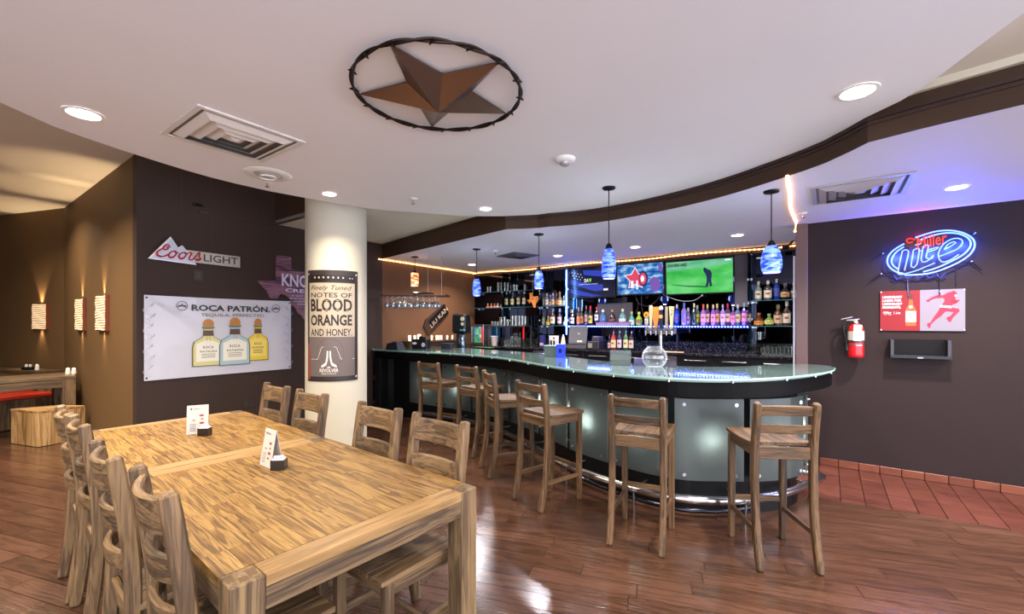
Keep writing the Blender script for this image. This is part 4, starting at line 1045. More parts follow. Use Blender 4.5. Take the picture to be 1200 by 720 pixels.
for k in range(3):
    y=575+k*12; fp_([(252+6*k,y),(298-6*k,y),(298-6*k,y+3),(252+6*k,y+3)],P('print_navy','3a3a5a',.4),'label_line',-.0062)
def rt(s,a,b,y,h,mat,bold=.02,z=.0062,shear=0,M2=None):
    p,q_=C(a,y),C(b,y); hh=abs(C(a,y-h/2)[1]-C(a,y+h/2)[1]); mk('lettering',text_mb(s,abs(q_[0]-p[0]),hh,bold=bold,depth=z,shear=shear,M=T((p[0]+q_[0])/2,0,p[1])),mat,t)
rt('LEGENDARY',116,228,474,13,PW_); rt('LAGER FOR',116,222,493,13,PW_); rt('LEGENDARY',116,228,512,13,PW_); rt('MOMENTS.',116,220,531,13,PW_)
rt('Miller',118,168,560,13,PW_,0,shear=.3); rt('|',180,182,561,16,PW_,0); rt('Lite',190,216,561,13,PW_,0,shear=.3); rt('EST. 1855',124,166,571,4,PW_,0)
for a,b in ((108,445),(575,430),(575,656),(108,656)): 
    q_=C(a,b); mk('pin',MB().tube([(q_[0],-.010,q_[1]),(q_[0],-.003,q_[1])],.006,8),CHR,t)
# black tray below
t=wt('wall_tray',WR,1079,409,.0,'empty black wall tray below the red and white poster','tray')
c0=loc_on(t,WR,1043,397,.08); c1=loc_on(t,WR,1115,420,.08); wx0,wx1=c0[0],c1[0]; zt_r,zb_r=.09,-.09
mk('back_panel',MB().box(wx0,wx1,-.012,-.0,zb_r,zt_r),P('tray_dark','0f0c0e',.5,spec=.2),t); mk('bottom',MB().box(wx0,wx1,-.11,-.012,zb_r,zb_r+.012),BLK,t,bevel=.002)
for x in (wx0,wx1-.03): mk('side_bracket',MB().box(x,x+.03,-.10,-.012,zb_r+.012,zt_r),P('tray_black','17141a',.3,coat=.3),t,bevel=.004)
mk('front_lip',MB().box(wx0,wx1,-.115,-.105,zb_r,zb_r+.03),BLK,t,bevel=.002); mk('catch',MB().box((wx0+wx1)/2-.02,(wx0+wx1)/2+.02,-.118,-.115,zb_r+.004,zb_r+.014),STEEL,t)
# fire extinguisher
t=wt('fire_extinguisher',WR,1003,419,.09,'red fire extinguisher hanging on the dark right wall','fire extinguisher')
mk('cylinder',MB().lathe([(.001,0),(.055,0),(.064,.01),(.066,.03),(.066,.27),(.058,.31),(.035,.335),(.022,.345),(.001,.345)],28),REDM,t,smooth=True)
mk('label',MB().lathe([(.0672,.15),(.0672,.265)],28,caps=False),P('ext_label','d8cdb4',.4),t,smooth=True)
mk('label_band',MB().lathe([(.0676,.15),(.0676,.175)],28,caps=False),P('ext_band','3a3434',.4),t,smooth=True)
mk('inspection_tag',MB().box(-.035,.03,-.078,-.075,.17,.33,RY(.05)),P('tag_paper','e4dcc6',.5),t)
mk('valve',MB().lathe([(.02,.345),(.02,.375),(.012,.385),(.001,.385)],14),CHR,t,smooth=True)
hm=MB(); hm.box(-.03,.075,-.012,.012,.378,.386,RY(-.12)); hm.box(-.02,.075,-.010,.010,.40,.408,T(0,0,0)@RY(-.25)); mk('handle',hm,P('handle_silver','b9b4bb',.3,.6),t,bevel=.002)
mk('gauge',MB().tube([(0,-.03,.362),(0,-.022,.362)],.014,14),P('gauge_green','b8c8b8',.3),t)
hs=resample([(-.015,0,.365),(-.07,-.01,.36),(-.10,-.01,.30),(-.085,-.02,.2),(-.075,-.02,.13)],.02); mk('hose',MB().tube(hs,.010,8),BLK,t,smooth=True); mk('nozzle',MB().tube([(-.075,-.02,.13),(-.073,-.02,.07)],[.012,.018],8),BLK,t,smooth=True)
mk('wall_hook',MB().box(-.015,.015,.02,.088,.33,.35),STEEL,t); mk('strap',MB().lathe([(.069,.12),(.069,.13)],24,caps=False),STEEL,t)
# neon sign
t=wt('neon_sign',WR,1090,297,.075,'glowing blue and white oval neon beer sign with red script','neon sign')
def C(px,py): return loc_on(t,WR,1010+px/4.8,250+py/4.8)
NW=P('neon_white','10204a',.3,emit='5a7cff',es=3.3); NR=P('neon_red','601008',.3,emit='ff2c14',es=1.6)
def neon(name,pts,mat,r=.0062,closed=False,y=-.0,step=.02):
    mk(name,MB().tube(resample([(C(*p)[0],y,C(*p)[1]) for p in pts],step,closed),r,8,closed),mat,t,smooth=True)
neon('outer_ring_tube',[(300,138),(360,118),(420,102),(490,97),(550,105),(600,125),(630,152),(634,190),(610,230),(565,265),(500,298),(430,325),(370,340),(300,347),(240,348)],NW)
neon('outer_ring_tube',[(238,172),(190,200),(155,232),(143,262),(147,290),(168,315),(205,335),(232,340)],NW)
neon('inner_ring_tube',[(330,150),(390,128),(450,114),(510,111),(560,120),(600,142),(614,172),(600,205),(560,240),(500,272),(440,300),(390,318),(345,330)],NW)
neon('inner_ring_tube',[(236,190),(200,213),(174,243),(166,272),(180,298),(208,318)],NW)
for s in ([(228,212),(262,212),(240,322)],[(228,212),(205,322),(216,345),(300,325),(372,296),(410,280)],
          [(290,208),(322,200),(308,290),(278,300),(290,208)],[(300,180),(330,172)],
          [(345,188),(374,180),(362,250),(395,255),(402,235),(378,262),(350,275),(334,262),(345,188)],[(338,212),(318,214)],[(372,206),(432,190),(420,202),(374,216)],
          [(430,245),(525,208),(560,178),(566,156),(545,142),(505,146),(462,172),(436,210),(432,250),(455,275),(500,262),(545,232)],[(462,205),(500,186),(528,166),(520,160),(485,175),(462,205)]):
    neon('letter_tube',s,NW,.0045,step=.015)
neon('script_tube',[(300,150),(270,142),(252,152),(262,168),(285,160)],NR,.005,step=.012)
p_=C(388,156); an=-math.atan2(C(470,132)[1]-C(290,172)[1],C(470,132)[0]-C(290,172)[0])
m=text_mb('Miller',abs(C(478,0)[0]-C(300,0)[0]),.11,bold=.0,shear=.3,depth=.012,M=T(p_[0],0,p_[1])@RY(an))
mk('script_letters',m,NR,t)
# backing of the oval and black supports
ell=[(390+240*math.cos(k*PI/20)+0, 222-(-0) +100*math.sin(k*PI/20)-0.16*240*math.cos(k*PI/20)) for k in range(40)]
mk('red_backing',MB().plate([C(*p) for p in [(240,150),(300,135),(470,118),(475,135),(440,165),(360,185),(300,198),(250,190),(238,170)]],.012,.016),P('neon_red_back','3a0410',.5),t)
BT=P('neon_frame','15131c',.3,.3)
m=MB()
for s in ([(55,260),(120,225)],[(45,385),(110,340)],[(640,110),(690,150)],[(620,270),(680,320)],[(440,340),(442,460)],[(535,300),(532,390)],[(265,360),(268,460)],[(290,100),(296,135)]):
    m.tube([(C(*p)[0],.03,C(*p)[1]) for p in s],.0045,6)
for s in ([(120,225),(640,110)],[(110,340),(620,270)]): m.tube([(C(*p)[0],.035,C(*p)[1]) for p in s],.005,6)
mk('support_rod',m,BT,t)
for a,b in ((120,225),(640,110),(110,340),(620,270),(442,440)):
    q_=C(a,b); mk('standoff',MB().tube([(q_[0],.0,q_[1]),(q_[0],.073,q_[1])],.006,8),P('standoff_clear','b0b4d0',.2,.3),t)
for q_ in ((200,250),(300,240),(400,225),(500,205),(580,180)):
    a_=C(*q_); point_light('neon_glow',(a_[0],.03,a_[1]),6,(.03,.10,1),.03,t)
a_=C(330,150); point_light('neon_glow',(a_[0],.04,a_[1]),2,(1,.06,.25),.03,t)
# dark return tubing below the letters
m=MB()
for k in range(5): m.tube(resample([(C(180+k*60,345)[0],.015,C(180,345)[1]),(C(200+k*60,375)[0],.03,C(200,372)[1]),(C(235+k*60,350)[0],.015,C(200,350)[1])],.02),.005,6)
mk('return_tube',m,P('neon_unlit','2c3ea0',.2,coat=.5),t)
mk('power_cord',MB().tube([(C(265,360)[0],.03,C(265,360)[1]),(C(262,400)[0],.05,C(262,400)[1]),(C(266,462)[0],.055,C(266,462)[1])],.005,6),P('cord_white','c8c8dc',.4),t)
a_,z_=WR.at(1092,298,.05); x,y=WR.xy(a_,.05); 
# ================================================================== BACK BAR
def bw(px,py=None,off=.15): return WB.at(px,py,off)
# mirror panes
MIR=P('smoked_mirror','0f1120',.03,1.0)
MIR.node_tree.nodes['Principled BSDF'].inputs['Base Color'].default_value=(.035,.038,.06,1)
mir=struct('wall_mirror',MB().box(.235,7.6,-.006,-.001,.9,Z1-.08),P('mirror_back','08080c',.4),loc=(WB.p[0],WB.p[1],0),rot=(0,0,WB.rot))
edges=[bw(p,None,0)[0] for p in (549,589,633,666)]+[bw(p,None,0)[0] for p in (722,779,860,878,940)]
for a,b in zip(edges,edges[1:]): mk('mirror_pane',MB().box(a+.004,b-.004,-.010,-.006,1.22,Z1-.09),MIR,mir)
struct('trim_8',MB().box(-.1,7.6,-.05,0,Z1-.085,Z1-.001),P('header_brown','4a3428',.5),loc=(WB.p[0],WB.p[1],0),rot=(0,0,WB.rot))
# painted panel right of the big television
struct('trim_9',MB().box(bw(861,None,.02)[0],bw(876,None,.02)[0],-.02,-.01,1.75,Z1-.09),P('grey_brown_panel','57505a',.5),loc=(WB.p[0],WB.p[1],0),rot=(0,0,WB.rot))
struct('trim_10',MB().box(bw(700,None,.02)[0],bw(741,None,.02)[0],-.02,-.01,1.48,1.86),P('grey_panel','3b3a42',.5),loc=(WB.p[0],WB.p[1],0),rot=(0,0,WB.rot))
def onb(name,mb,mat,par,**k): return mk(name,mb,mat,par,**k)
def bthing(name,label,cat,group=None): return thing(name,label,cat,(WB.p[0],WB.p[1],0),WB.rot,group)
t=bthing('back_counter','long black granite back counter under the mirrored wall','counter')
GRAN=P('black_granite','1a191d',.15,coat=.4)
nt=GRAN.node_tree; N=nt.nodes; tc=N.new('ShaderNodeTexCoord'); vo=N.new('ShaderNodeTexVoronoi'); vo.inputs['Scale'].default_value=60; nt.links.new(tc.outputs['Object'],vo.inputs[0])
cr=N.new('ShaderNodeValToRGB'); e=cr.color_ramp.elements; e[0].position=.10; e[0].color=lin('a8a29c'); e[1].position=.24; e[1].color=lin('1a191d'); nt.links.new(vo.outputs['Distance'],cr.inputs[0]); nt.links.new(cr.outputs[0],N['Principled BSDF'].inputs['Base Color'])
aE=7.0; ZC=1.08; DC=.52
mk('counter_top',MB().box(.24,aE,-DC,-.012,ZC-.035,ZC),GRAN,t,bevel=.004); mk('backsplash',MB().box(.24,aE,-.03,-.011,ZC+.001,1.225),GRAN,t,bevel=.002)
mk('cabinet_body',MB().box(.24,aE,-DC+.06,-.02,.05,ZC-.036),BLK,t)
k=int(aE/.5)
for i in range(1,k):
    dr=mk('cabinet_door',MB().box(i*.5+.004,i*.5+.496,-DC+.035,-DC+.059,.08,ZC-.05),P('door_black','17151a',.3) if i%4 else P('appliance_grey','6b6670',.35,.4),t,bevel=.003)
    mk('door_handle',MB().tube([(i*.5+.1,-DC+.02,ZC-.10),(i*.5+.4,-DC+.02,ZC-.10)],.006,6),STEEL,dr)
# glass shelves and uprights
SHG=clear('shelf_glass','a8cccc',.10); SHE=P('shelf_edge','24565c',.15)
def shelf(pa,pb,z,label,d=.26,led=None):
    a,b=bw(pa,None,.27)[0],bw(pb,None,.27)[0]; t=bthing('glass_shelf',label,'shelf','glass bar shelves')
    mk('shelf_pane',MB().box(a,b,-.012-d,-.012,z-.010,z),SHG,t); mk('shelf_edge',MB().box(a,b,-.0135-d,-.0121-d,z-.010,z),SHE,t)
    for u in (.06,.94):
        x=a+(b-a)*u; mk('shelf_bracket',MB().box(x-.02,x+.02,-.10,-.012,z-.035,z-.011),CHR,t,bevel=.003)
    return t,a,b
ZT,ZM,ZL=2.14,1.825,1.475
shelf(550,631,ZT,'top glass shelf of the left section, holding tumblers')
shelf(550,631,ZM,'middle glass shelf of the left section, ending at the orange wooden shape')
shelf(633.5,664,ZM,'upper glass shelf left of the blue light strip')
shelf(633.5,664,ZL,'lower glass shelf left of the blue light strip')
shelf(879,945,ZM,'upper glass shelf of the right section')
shelf(879,945,ZL,'lower glass shelf of the right section')
lt,la,lb=shelf(666,878,ZL,'long glass shelf with blue lights under the televisions')
LEDB=P('led_blue','c8d8ff',.4,emit='5a78ff',es=8); LEDC=P('led_cyan','c8f4ff',.4,emit='2aa8ff',es=5)
d=MB(); n=70
for i in range(n): x=la+(lb-la)*(i+.5)/n; d.box(x-.008,x+.008,-.292,-.278,ZL-.022,ZL-.008)
strip=bthing('led_strip','blue light strip under the long bottle shelf','light strip')
mk('led_dots',d,LEDB,strip,kind='stuff'); mk('led_tape',MB().box(la,lb,-.290,-.280,ZL-.026,ZL-.022),P('tape_blue','2038c0',.4,emit='2038ff',es=2.5),strip)
x,y=(la+lb)/2,0
l=area_light('led_glow',((la+lb)/2,-.20,ZL-.03),8,lb-la,(.16,.22,1),shape='RECTANGLE',size_y=.03,parent=strip)
l=area_light('led_glow',((la+lb)/2,-.30,ZL+.006),3,lb-la,(.35,.25,1),rot=(PI-.5,0,0),shape='RECTANGLE',size_y=.02,parent=strip)
def vled(px,py0,py1,off,label,mat,pw):
    a,z0=bw(px,py1,off); _,z1=bw(px,py0,off); t=bthing('led_strip',label,'light strip'); d=MB(); k=int((z1-z0)/.032)
    for i in range(k): z=z0+(z1-z0)*i/k; d.box(a-.007,a+.007,-off-.006,-off+.006,z,z+.012)
    mk('led_dots',d,mat,t,kind='stuff'); mk('led_channel',MB().box(a-.014,a+.014,-off+.008,-off+.012,z0,z1),P('channel_blue','1838b0',.4,emit='1030e0',es=.9),t)
    area_light('led_glow',(a,-off-.02,(z0+z1)/2),pw,.03,(.15,.35,1),rot=(PI/2,0,0),shape='RECTANGLE',size_y=z1-z0,parent=t)
vled(663.8,316,392,.30,'tall dotted cyan-blue light strip left of the televisions',LEDC,7)
vled(672,349,362,.05,'short blue light strip just right of the tall one',LEDC,1)
for px,z0 in ((588.3,1.5),(597.4,1.5),(632.2,1.09),(665.5,1.09),(876.5,1.09),(880.5,1.09)):
    a=bw(px,None,.27)[0]; t=bthing('glass_upright',{588.3:'glass upright left of the four beige-labelled bottles',597.4:'glass upright between the first two beige-labelled bottles',632.2:'glass upright just right of the orange wooden shape',665.5:'glass upright beside the tall cyan light strip',876.5:'glass upright at the right end of the blue-lit shelf',880.5:'glass upright at the left edge of the right shelves'}[px],'shelf support','glass uprights of the bar shelves')
    mk('upright_pane',MB().box(a-.004,a+.004,-.27,-.032,z0,Z1-.09),clear('upright_glass','7fa8ac',.04),t)
    for z in (1.55,1.78,2.1): mk('clip',MB().box(a-.012,a+.012,-.278,-.262,z,z+.03),CHR,t,bevel=.002)
# riser under the left part of the long shelf row
ra,rb=bw(697,None,.3)[0],bw(736,None,.3)[0]
t=bthing('bottle_riser','low pinkish-brown riser board for bottles on the long shelf','riser')
for k in range(3): mk('riser_block',MB().box(ra+(rb-ra)*k/3+.002,ra+(rb-ra)*(k+1)/3-.002,-.262,-.15,ZL+.001,ZL+.055),P('riser_brown','5c474e',.5),t)

# ------------------------------------------------------------------ bottles
def lerp_prof(shape,r,h):
    S={'std':[(.9,0),(1,.02),(1,.55),(.9,.62),(.42,.72),(.34,.78),(.34,.93),(.38,.94),(.38,1)],
       'tall':[(.9,0),(1,.02),(1,.62),(.85,.68),(.36,.76),(.32,.80),(.32,.93),(.36,.94),(.36,1)],
       'squat':[(.95,0),(1,.03),(1,.42),(.8,.55),(.40,.66),(.34,.70),(.34,.84),(.40,.86),(.40,1)],
       'dome':[(.95,0),(1,.03),(1,.30),(.9,.45),(.65,.58),(.34,.66),(.30,.72),(.30,.80),(.36,.82),(.36,1)],
       'round':[(.5,0),(.8,.06),(1,.26),(1,.36),(.8,.56),(.4,.68),(.34,.72),(.34,.84),(.38,.86),(.38,1)]}[shape]
    return [(a*r,b*h) for a,b in S]
CAPF={'std':.86,'tall':.88,'squat':.84,'dome':.80,'round':.84}; LABF={'std':(.12,.50),'tall':(.18,.55),'squat':(.08,.38),'dome':(.05,.26),'round':(.15,.45)}
def bottle(pos,h,r,shape,glass,lab,cap,label,group,rz=0,pour=False):
    t=thing('bottle',label,'bottle',pos,rz,group); pr=lerp_prof(shape,r,h); cf=CAPF[shape]*h
    body=[p for p in pr if p[1]<cf]; body=[(.001,0)]+body+[(body[-1][0],cf)]
    dk=lambda c,f:''.join('%02x'%int(int(c[i:i+2],16)*f) for i in (0,2,4))
    glass=dk(glass,.72); cap=dk(cap,.8); lab=dk(lab,.82) if lab else None
    gm=P('bottle_glass_'+glass,glass,.08,coat=.5,spec=.7)
    mk('glass_body',MB().lathe(body,14,caps=False),gm,t,smooth=True)
    cr_=body[-1][0]*1.15
    if pour: mk('pour_spout',MB().tube([(0,0,cf),(0,0,cf+.02),(.012,-.01,cf+.055)],[.012,.008,.003],8),CHR,t)
    else: mk('cap',MB().lathe([(cr_,cf-.06*h if shape in('std','tall') else cf),(cr_,h*.99),(cr_*.8,h),(.001,h)],12,caps=False),P('cap_'+cap,cap,.35),t,smooth=True)
    if lab:
        a,b=LABF[shape]; rr=max(x for x,z in pr)*1.012
        mb=MB(); vs=[]; n=10
        for k in range(n+1):
            an=-PI/2-1.25+2.5*k/n
            for z in (a*h,b*h): vs.append((rr*math.cos(an),rr*math.sin(an),z))
        lm=mk('paper_label',mb.add(vs,[(2*k,2*k+2,2*k+3,2*k+1) for k in range(n)]),P('label_'+lab,lab,.5),t)
        m2=MB(); rr*=1.01; z0,z1=(a+(b-a)*.42)*h,(a+(b-a)*.66)*h; vs=[]
        for k in range(5):
            an=-PI/2-.5+1.0*k/4
            for z in (z0,z1): vs.append((rr*math.cos(an),rr*math.sin(an),z))
        mk('label_mark',m2.add(vs,[(2*k,2*k+2,2*k+3,2*k+1) for k in range(4)]),P('mark_'+('7a3a30' if cap!='a01923' else '2e2c34'),'7a3a30' if cap!='a01923' else '2e2c34',.5),lm)
    return t
def place(px,pyt,pyb,wpx,z,off):
    a,zt=bw(px,pyt,off); x,y=WB.xy(a,off); h=H+(CY-pyt)*y/F-z; return (x,y,z+.0008),h,wpx*y/F/2
def row(spec,z,off,group,where):
    for i_,(px,pyt,w,shape,glass,lab,cap,desc) in enumerate(spec):
        pos,h,r=place(px,pyt,0,w,z,off+(0 if z>ZL+.05 and z<ZL+.06 else (.045 if i_%2 else -.045)))
        bottle(pos,h,r,shape,glass,lab,cap,desc+where,group,WB.rot)
G1='bottles on the long blue-lit shelf'
row([(671,363,5.4,'std','2a2018','e4dcd4','e8e4e4','white-capped bottle with white label, leftmost'),
     (678,360.5,4.2,'std','3a2412','d87020','8a7a6a','amber bottle with orange label and pale neck, second'),
     (682,360,4.4,'std','3a2412','e08a28','a89a80','amber bottle with bright orange label, third'),
     (687,358.6,4,'tall','2a1a14','9a8a78','7a7474','dark bottle with grey neck, fourth'),
     (692,358.8,5.8,'std','3a2818','e0d060','c8202c','yellow-labelled bottle with red neck, fifth')],ZL,.17,G1,' on the long shelf')
row([(699.3,360,5,'std','3a3038','e4dce0','c8202c','white-labelled bottle with red cap, left'),
     (706.7,363,8.4,'dome','4a78b0',None,'e0e0ea','domed clear blue bottle with silver stopper, beside the red-capped one'),
     (717.6,363,8,'dome','3a221a','5a4038','b8865a','dark brown domed bottle with tan stopper, centre'),
     (729.6,362.3,8.6,'dome','5a9a98','d8d8c8','d8d0b0','clear teal domed bottle with cream stopper, right')],ZL+.056,.2,G1,' of the riser board')
row([(740.3,365.5,7,'squat','6fc0b4','cfe6d8','d8d080','pale teal bottle with yellow-green stopper'),
     (748.8,365.8,8,'round','a8c832','5a6a20','d0d060','round lime green bottle'),
     (757.8,366,4.6,'std','7ac8c0','d8f0e4','a8b8c0','slim pale green bottle behind the round tap handle')],ZL,.17,G1,' right of the riser')
row([(793.4,357,6,'tall','1838c8','2a50d8','c8c8d8','cobalt blue bottle right of the tap handles'),
     (801.7,355,6.4,'tall','8a78d8',None,'4a6ac8','tall clear lilac bottle with blue neck'),
     (806.6,361,5.6,'std','a090e0','c8b8f0','e4d8f0','shorter clear lilac bottle with white cap'),
     (813.4,356,5.4,'tall','1f3a3c',None,'d8d890','dark teal bottle with pale yellow cap'),
     (817.2,358,6.2,'tall','6a7a70','b4d428','b8a8c0','clear bottle with bright lime label'),
     (824.2,357,6,'tall','a070c8','e098c0','e85a28','pink-labelled bottle with orange cap'),
     (829,356.8,5.8,'tall','7a4aa0','e8d0a8','d8c070','cream-labelled bottle with yellow cap next to the orange-capped one'),
     (835.8,357.3,5.4,'tall','9a60c0','e090c8','d8c8a0','pink-labelled bottle with cream cap'),
     (840.4,356.3,6.2,'tall','7a50a8','e8b070','d8c878','orange-labelled bottle with yellow cap'),
     (847,357,5.4,'tall','a088d8','d8b8f0','a8a0c0','pale violet bottle with grey cap'),
     (852.7,356,6.4,'tall','6a4080','e8c8b0','d82848','cream-labelled bottle with red cap'),
     (859,360,5.2,'tall','8a50a0','d880b8','8090d0','pink-labelled bottle below the blue reflection'),
     (864.6,357.2,6.2,'tall','6a80c8','e0d098','d8d8e0','bluish bottle with cream label and white cap'),
     (872,355,5.6,'tall','8050b8','e090c0','58a0b0','pink-labelled bottle with teal cap'),
     (877.2,357,5.6,'tall','7048b0','e8d8b0','d8d880','cream-labelled bottle with yellow cap at the right end')],ZL,.17,G1,' of the long blue-lit shelf')
G2='bottles on the right section shelves'
row([(888.8,330,7.2,'std','9ab0ac','e4e0cc','d8d4c8','square clear bottle with tall white label'),
     (900,329,8.4,'std','4a4440','e4d8cc','e8e0e4','bottle with white label and silver top'),
     (910,327,6.8,'tall','2448c0','3a60d8','e8e4ec','blue-labelled bottle with long white neck'),
     (920,332,9.4,'round','3a2c20','c8a870','7a7080','round-shouldered bottle with gold diamond label'),
     (930.3,331,6.4,'std','6a6058','e4dcd8','d0c8cc','white-labelled bottle half hidden by the wall end')],ZM,.17,G2,' on the upper right shelf')
row([(889.3,367,10.5,'squat','7a4420','e89a50','c86a40','squat amber bottle with orange label'),
     (901.4,368,10,'round','7a9a38','c8d078','8a9a90','round green bottle'),
     (911.8,357.2,9,'std','5a3a24','dcc0a0','dcb880','amber bottle with cream label and gold cap'),
     (922,353.2,8,'std','4a3a34','e8d8c0','e8e0d4','cream-labelled bottle with white cap')],ZL,.17,G2,' on the lower right shelf')
G3='bottles on the shelves left of the light strip'
row([(636.2,343.5,4,'std','8a8478','d8d0c4','d8d8e4','pale bottle at the left end'),
     (641,344,4.6,'std','9a8a80','e0d4c8','c8c0b8','clear bottle with cream label, second from left'),
     (645.2,346,4.4,'squat','a08a80','e0d4cc','e0a8b8','clear bottle with pink top, third from left'),
     (648.2,343.6,4,'std','6a6a80','d8c070','b8b8c8','grey-blue bottle with gold label, fourth from left'),
     (651.9,346,4,'std','4a4a58','e06838','6a6a78','dark bottle with orange-red label, fifth from left'),
     (656,342.2,6.2,'squat','a06830','e0b868','8a5a40','broad amber bottle with brown stopper'),
     (660.8,347,3.6,'std','a89a70','e0d8a0','c8c8a8','yellowish bottle beside the light strip')],ZM,.17,G3,' of the upper shelf by the strip')
row([(636.5,365.5,6,'std','6a6a60','8a8a80','b8b8c4','grey-green bottle at the left end'),
     (642.5,371,5,'squat','8a8040','d0b850','c8a850','small yellow bottle'),
     (645.3,364.6,3.2,'tall','3a2018','a87a50','d02040','slim dark bottle with red neck'),
     (648,361.8,6,'std','4a3424','e8d8b8','8a8a90','cream-labelled bottle with grey top'),
     (656,362,6,'std','5a3020','e8c8b8','d8c8c8','bottle with pale red-striped label'),
     (662.2,372,4,'squat','8a8a90','d8d0cc','c8c8d0','small white-labelled bottle by the strip')],ZL,.17,G3,' of the lower left shelf by the strip')
G4='bottles on the left section middle shelf'
row([(593.8,342,4.6,'tall','2a241c','d8cca0','e0e0e8','dark bottle with beige label and white neck'),
     (600.9,343,4.6,'tall','1f2430','d0c898','5a5a70','dark bottle with beige label and grey neck'),
     (608,340.5,4.8,'tall','2a2020','dccfa0','c87a90','dark bottle with beige label and pink neck'),
     (614.5,341.5,4.6,'tall','24202a','d8cca8','c8c8d4','dark bottle with beige label beside the orange wooden shape')],ZM,.17,G4,' on the left shelf')
row([(571.7,356.2,3.6,'squat','c05a3c','e09070','e0d0c8','orange-red sauce bottle at the left end'),
     (575.8,356.2,3.4,'squat','b84a30','e8a088','e0d0c8','orange-red sauce bottle, second'),
     (579.6,356.2,3.6,'squat','c06a4a','e8b090','e0c8b8','orange sauce bottle, third'),
     (583.4,356,3.6,'squat','b08a70','ecd8c8','e0d8d0','pale sauce bottle, fourth'),
     (587,357,2.6,'squat','8a8a88','c8c8c8','c8c8c8','grey sauce bottle beside the glass upright, fifth')],ZM,.17,'sauce bottles on the left section middle shelf',' in the short sauce row')
# ------------------------------------------------------------------ glasses
GLM=clear('tumbler_glass','e4eae6',.14,.08,.45)
def tumbler(pos,h,r,label,group,flare=1.0,cat='glass'):
    t=thing('drinking_glass',label,cat,pos,0,group)
    mk('glass_wall',MB().lathe([(.001,.0),(r*.85,0),(r*flare,h),(r*flare-.004,h),(r*.8,.012),(.001,.012)],14,caps=False),GLM,t,smooth=True); return t
def trow(spec,z,off,group,desc):
    n=len(spec)
    for i,(px,pyt,w) in enumerate(spec):
        pos,h,r=place(px,pyt,0,w,z,off); nm=('first','second','third','fourth','fifth','sixth','seventh','eighth','ninth')[i]
        tumbler(pos,h,r,f'{desc}, {nm} from the left',group)
trow([(571.5,336.3,3),(574.6,336.3,3)],ZT,.17,'glasses on the top left shelf','short glass of the top shelf pair by the far pendant')
trow([(584,331.5,3.6),(587.8,331.3,3.6),(591.7,331.5,3.6),(595.3,331.5,3.4)],ZT,.17,'glasses on the top left shelf','tall tumbler of four on the top left shelf')
trow([(602.5,334,3.2),(605.6,334.2,3.0),(615,333.5,3)],ZT,.17,'glasses on the top left shelf','small top shelf glass right of the uprights')
# steel rack with glasses
ra,rb=bw(575,None,.30)[0],bw(617.5,None,.30)[0]; ZR=1.47
t=bthing('steel_rack','low steel rack with red-taped post, left of the orange wooden shape','rack')
mk('rack_shelf',MB().box(ra,rb,-.40,-.12,ZR-.02,ZR),STEEL,t,bevel=.002)
for x in (ra+.02,rb-.03):
    for y in (-.39,-.14): mk('rack_post',MB().box(x,x+.02,y,y+.02,ZC+.001,ZR-.021),STEEL,t)
mk('red_tape',MB().box(rb-.032,rb-.008,-.392,-.368,1.22,ZR-.021),P('tape_red','d02028',.4),t)
trow([(577,377,3.2),(580.4,377,3.2),(583.6,377,3),(587.2,371.8,3.8),(591.3,371.6,3.8),(595,374.5,3.2)],ZR,.26,'glasses on the steel rack','glass on the left half of the steel rack')
trow([(600.4,370.6,3.9),(604.4,370.4,3.9),(608.3,370.6,3.7),(612,370.4,3.7),(615.4,371,3.4)],ZR,.26,'glasses on the steel rack','tall glass on the right half of the steel rack')
trow([(592.5,399,3.4),(596,398.5,3.4),(600,394.5,4),(604.5,394.8,4),(608.6,395.4,4)],ZC,.30,'glasses on the back counter','back counter glass beneath the steel rack')
trow([(894+i*4.6,407,4.4) for i in range(8)],ZC,.22,'upturned glasses on the right of the back counter','upturned glass on the right of the back counter')
# hanging mug
pos,h,r=place(889,392,0,6,1.21,.16)
t=thing('beer_mug','glass mug hanging by its handle under the lower right shelf','mug',(pos[0],pos[1],1.28),WB.rot)
mk('mug_wall',MB().lathe([(.001,0),(.036,0),(.04,.11),(.036,.11),(.033,.012),(.001,.012)],16,caps=False),GLM,t,smooth=True); mk('handle',MB().tube(resample([(.04,0,.09),(.075,0,.085),(.08,0,.05),(.075,0,.025),(.038,0,.02)],.02),.006,6),GLM,t,smooth=True)
mk('hook',MB().tube([(.078,0,.06),(.078,0,.184)],.003,5),STEEL,t)
# orange wooden state shape
a0,z0=bw(624.5,352,.29); x,y=WB.xy(a0,.29)
t=thing('orange_state_shape','orange wooden cutout shaped like Texas hanging before the mirror','sign',(x,y,z0),WB.rot)
tx=[(960,395),(1008,397),(1010,445),(1040,450),(1095,445),(1105,480),(1095,515),(1060,550),(1050,605),(1030,605),(1010,560),(990,525),(975,525),(955,548),(940,520),(915,492),(958,492)]
s_=y/F/12; mk('wood_cutout',MB().plate([((a-1010)*s_,-(b-500)*s_) for a,b in tx],-.012,0),wood('orange_wood',2,('a55a20','d07a30','e09448'),.5,across=20,streak=.4),t)
mk('printed_star',MB().plate([(.035*(1 if k%2==0 else .42)*math.cos(PI/2+k*PI/5),.02+.035*(1 if k%2==0 else .42)*math.sin(PI/2+k*PI/5)) for k in range(10)],-.0126,-.012),P('star_brown','a8581c',.5),t)
mk('cord',MB().tube([(0,-.006,.12),(0,-.006,Z1-.09-z0)],.0015,4),STEEL,t)

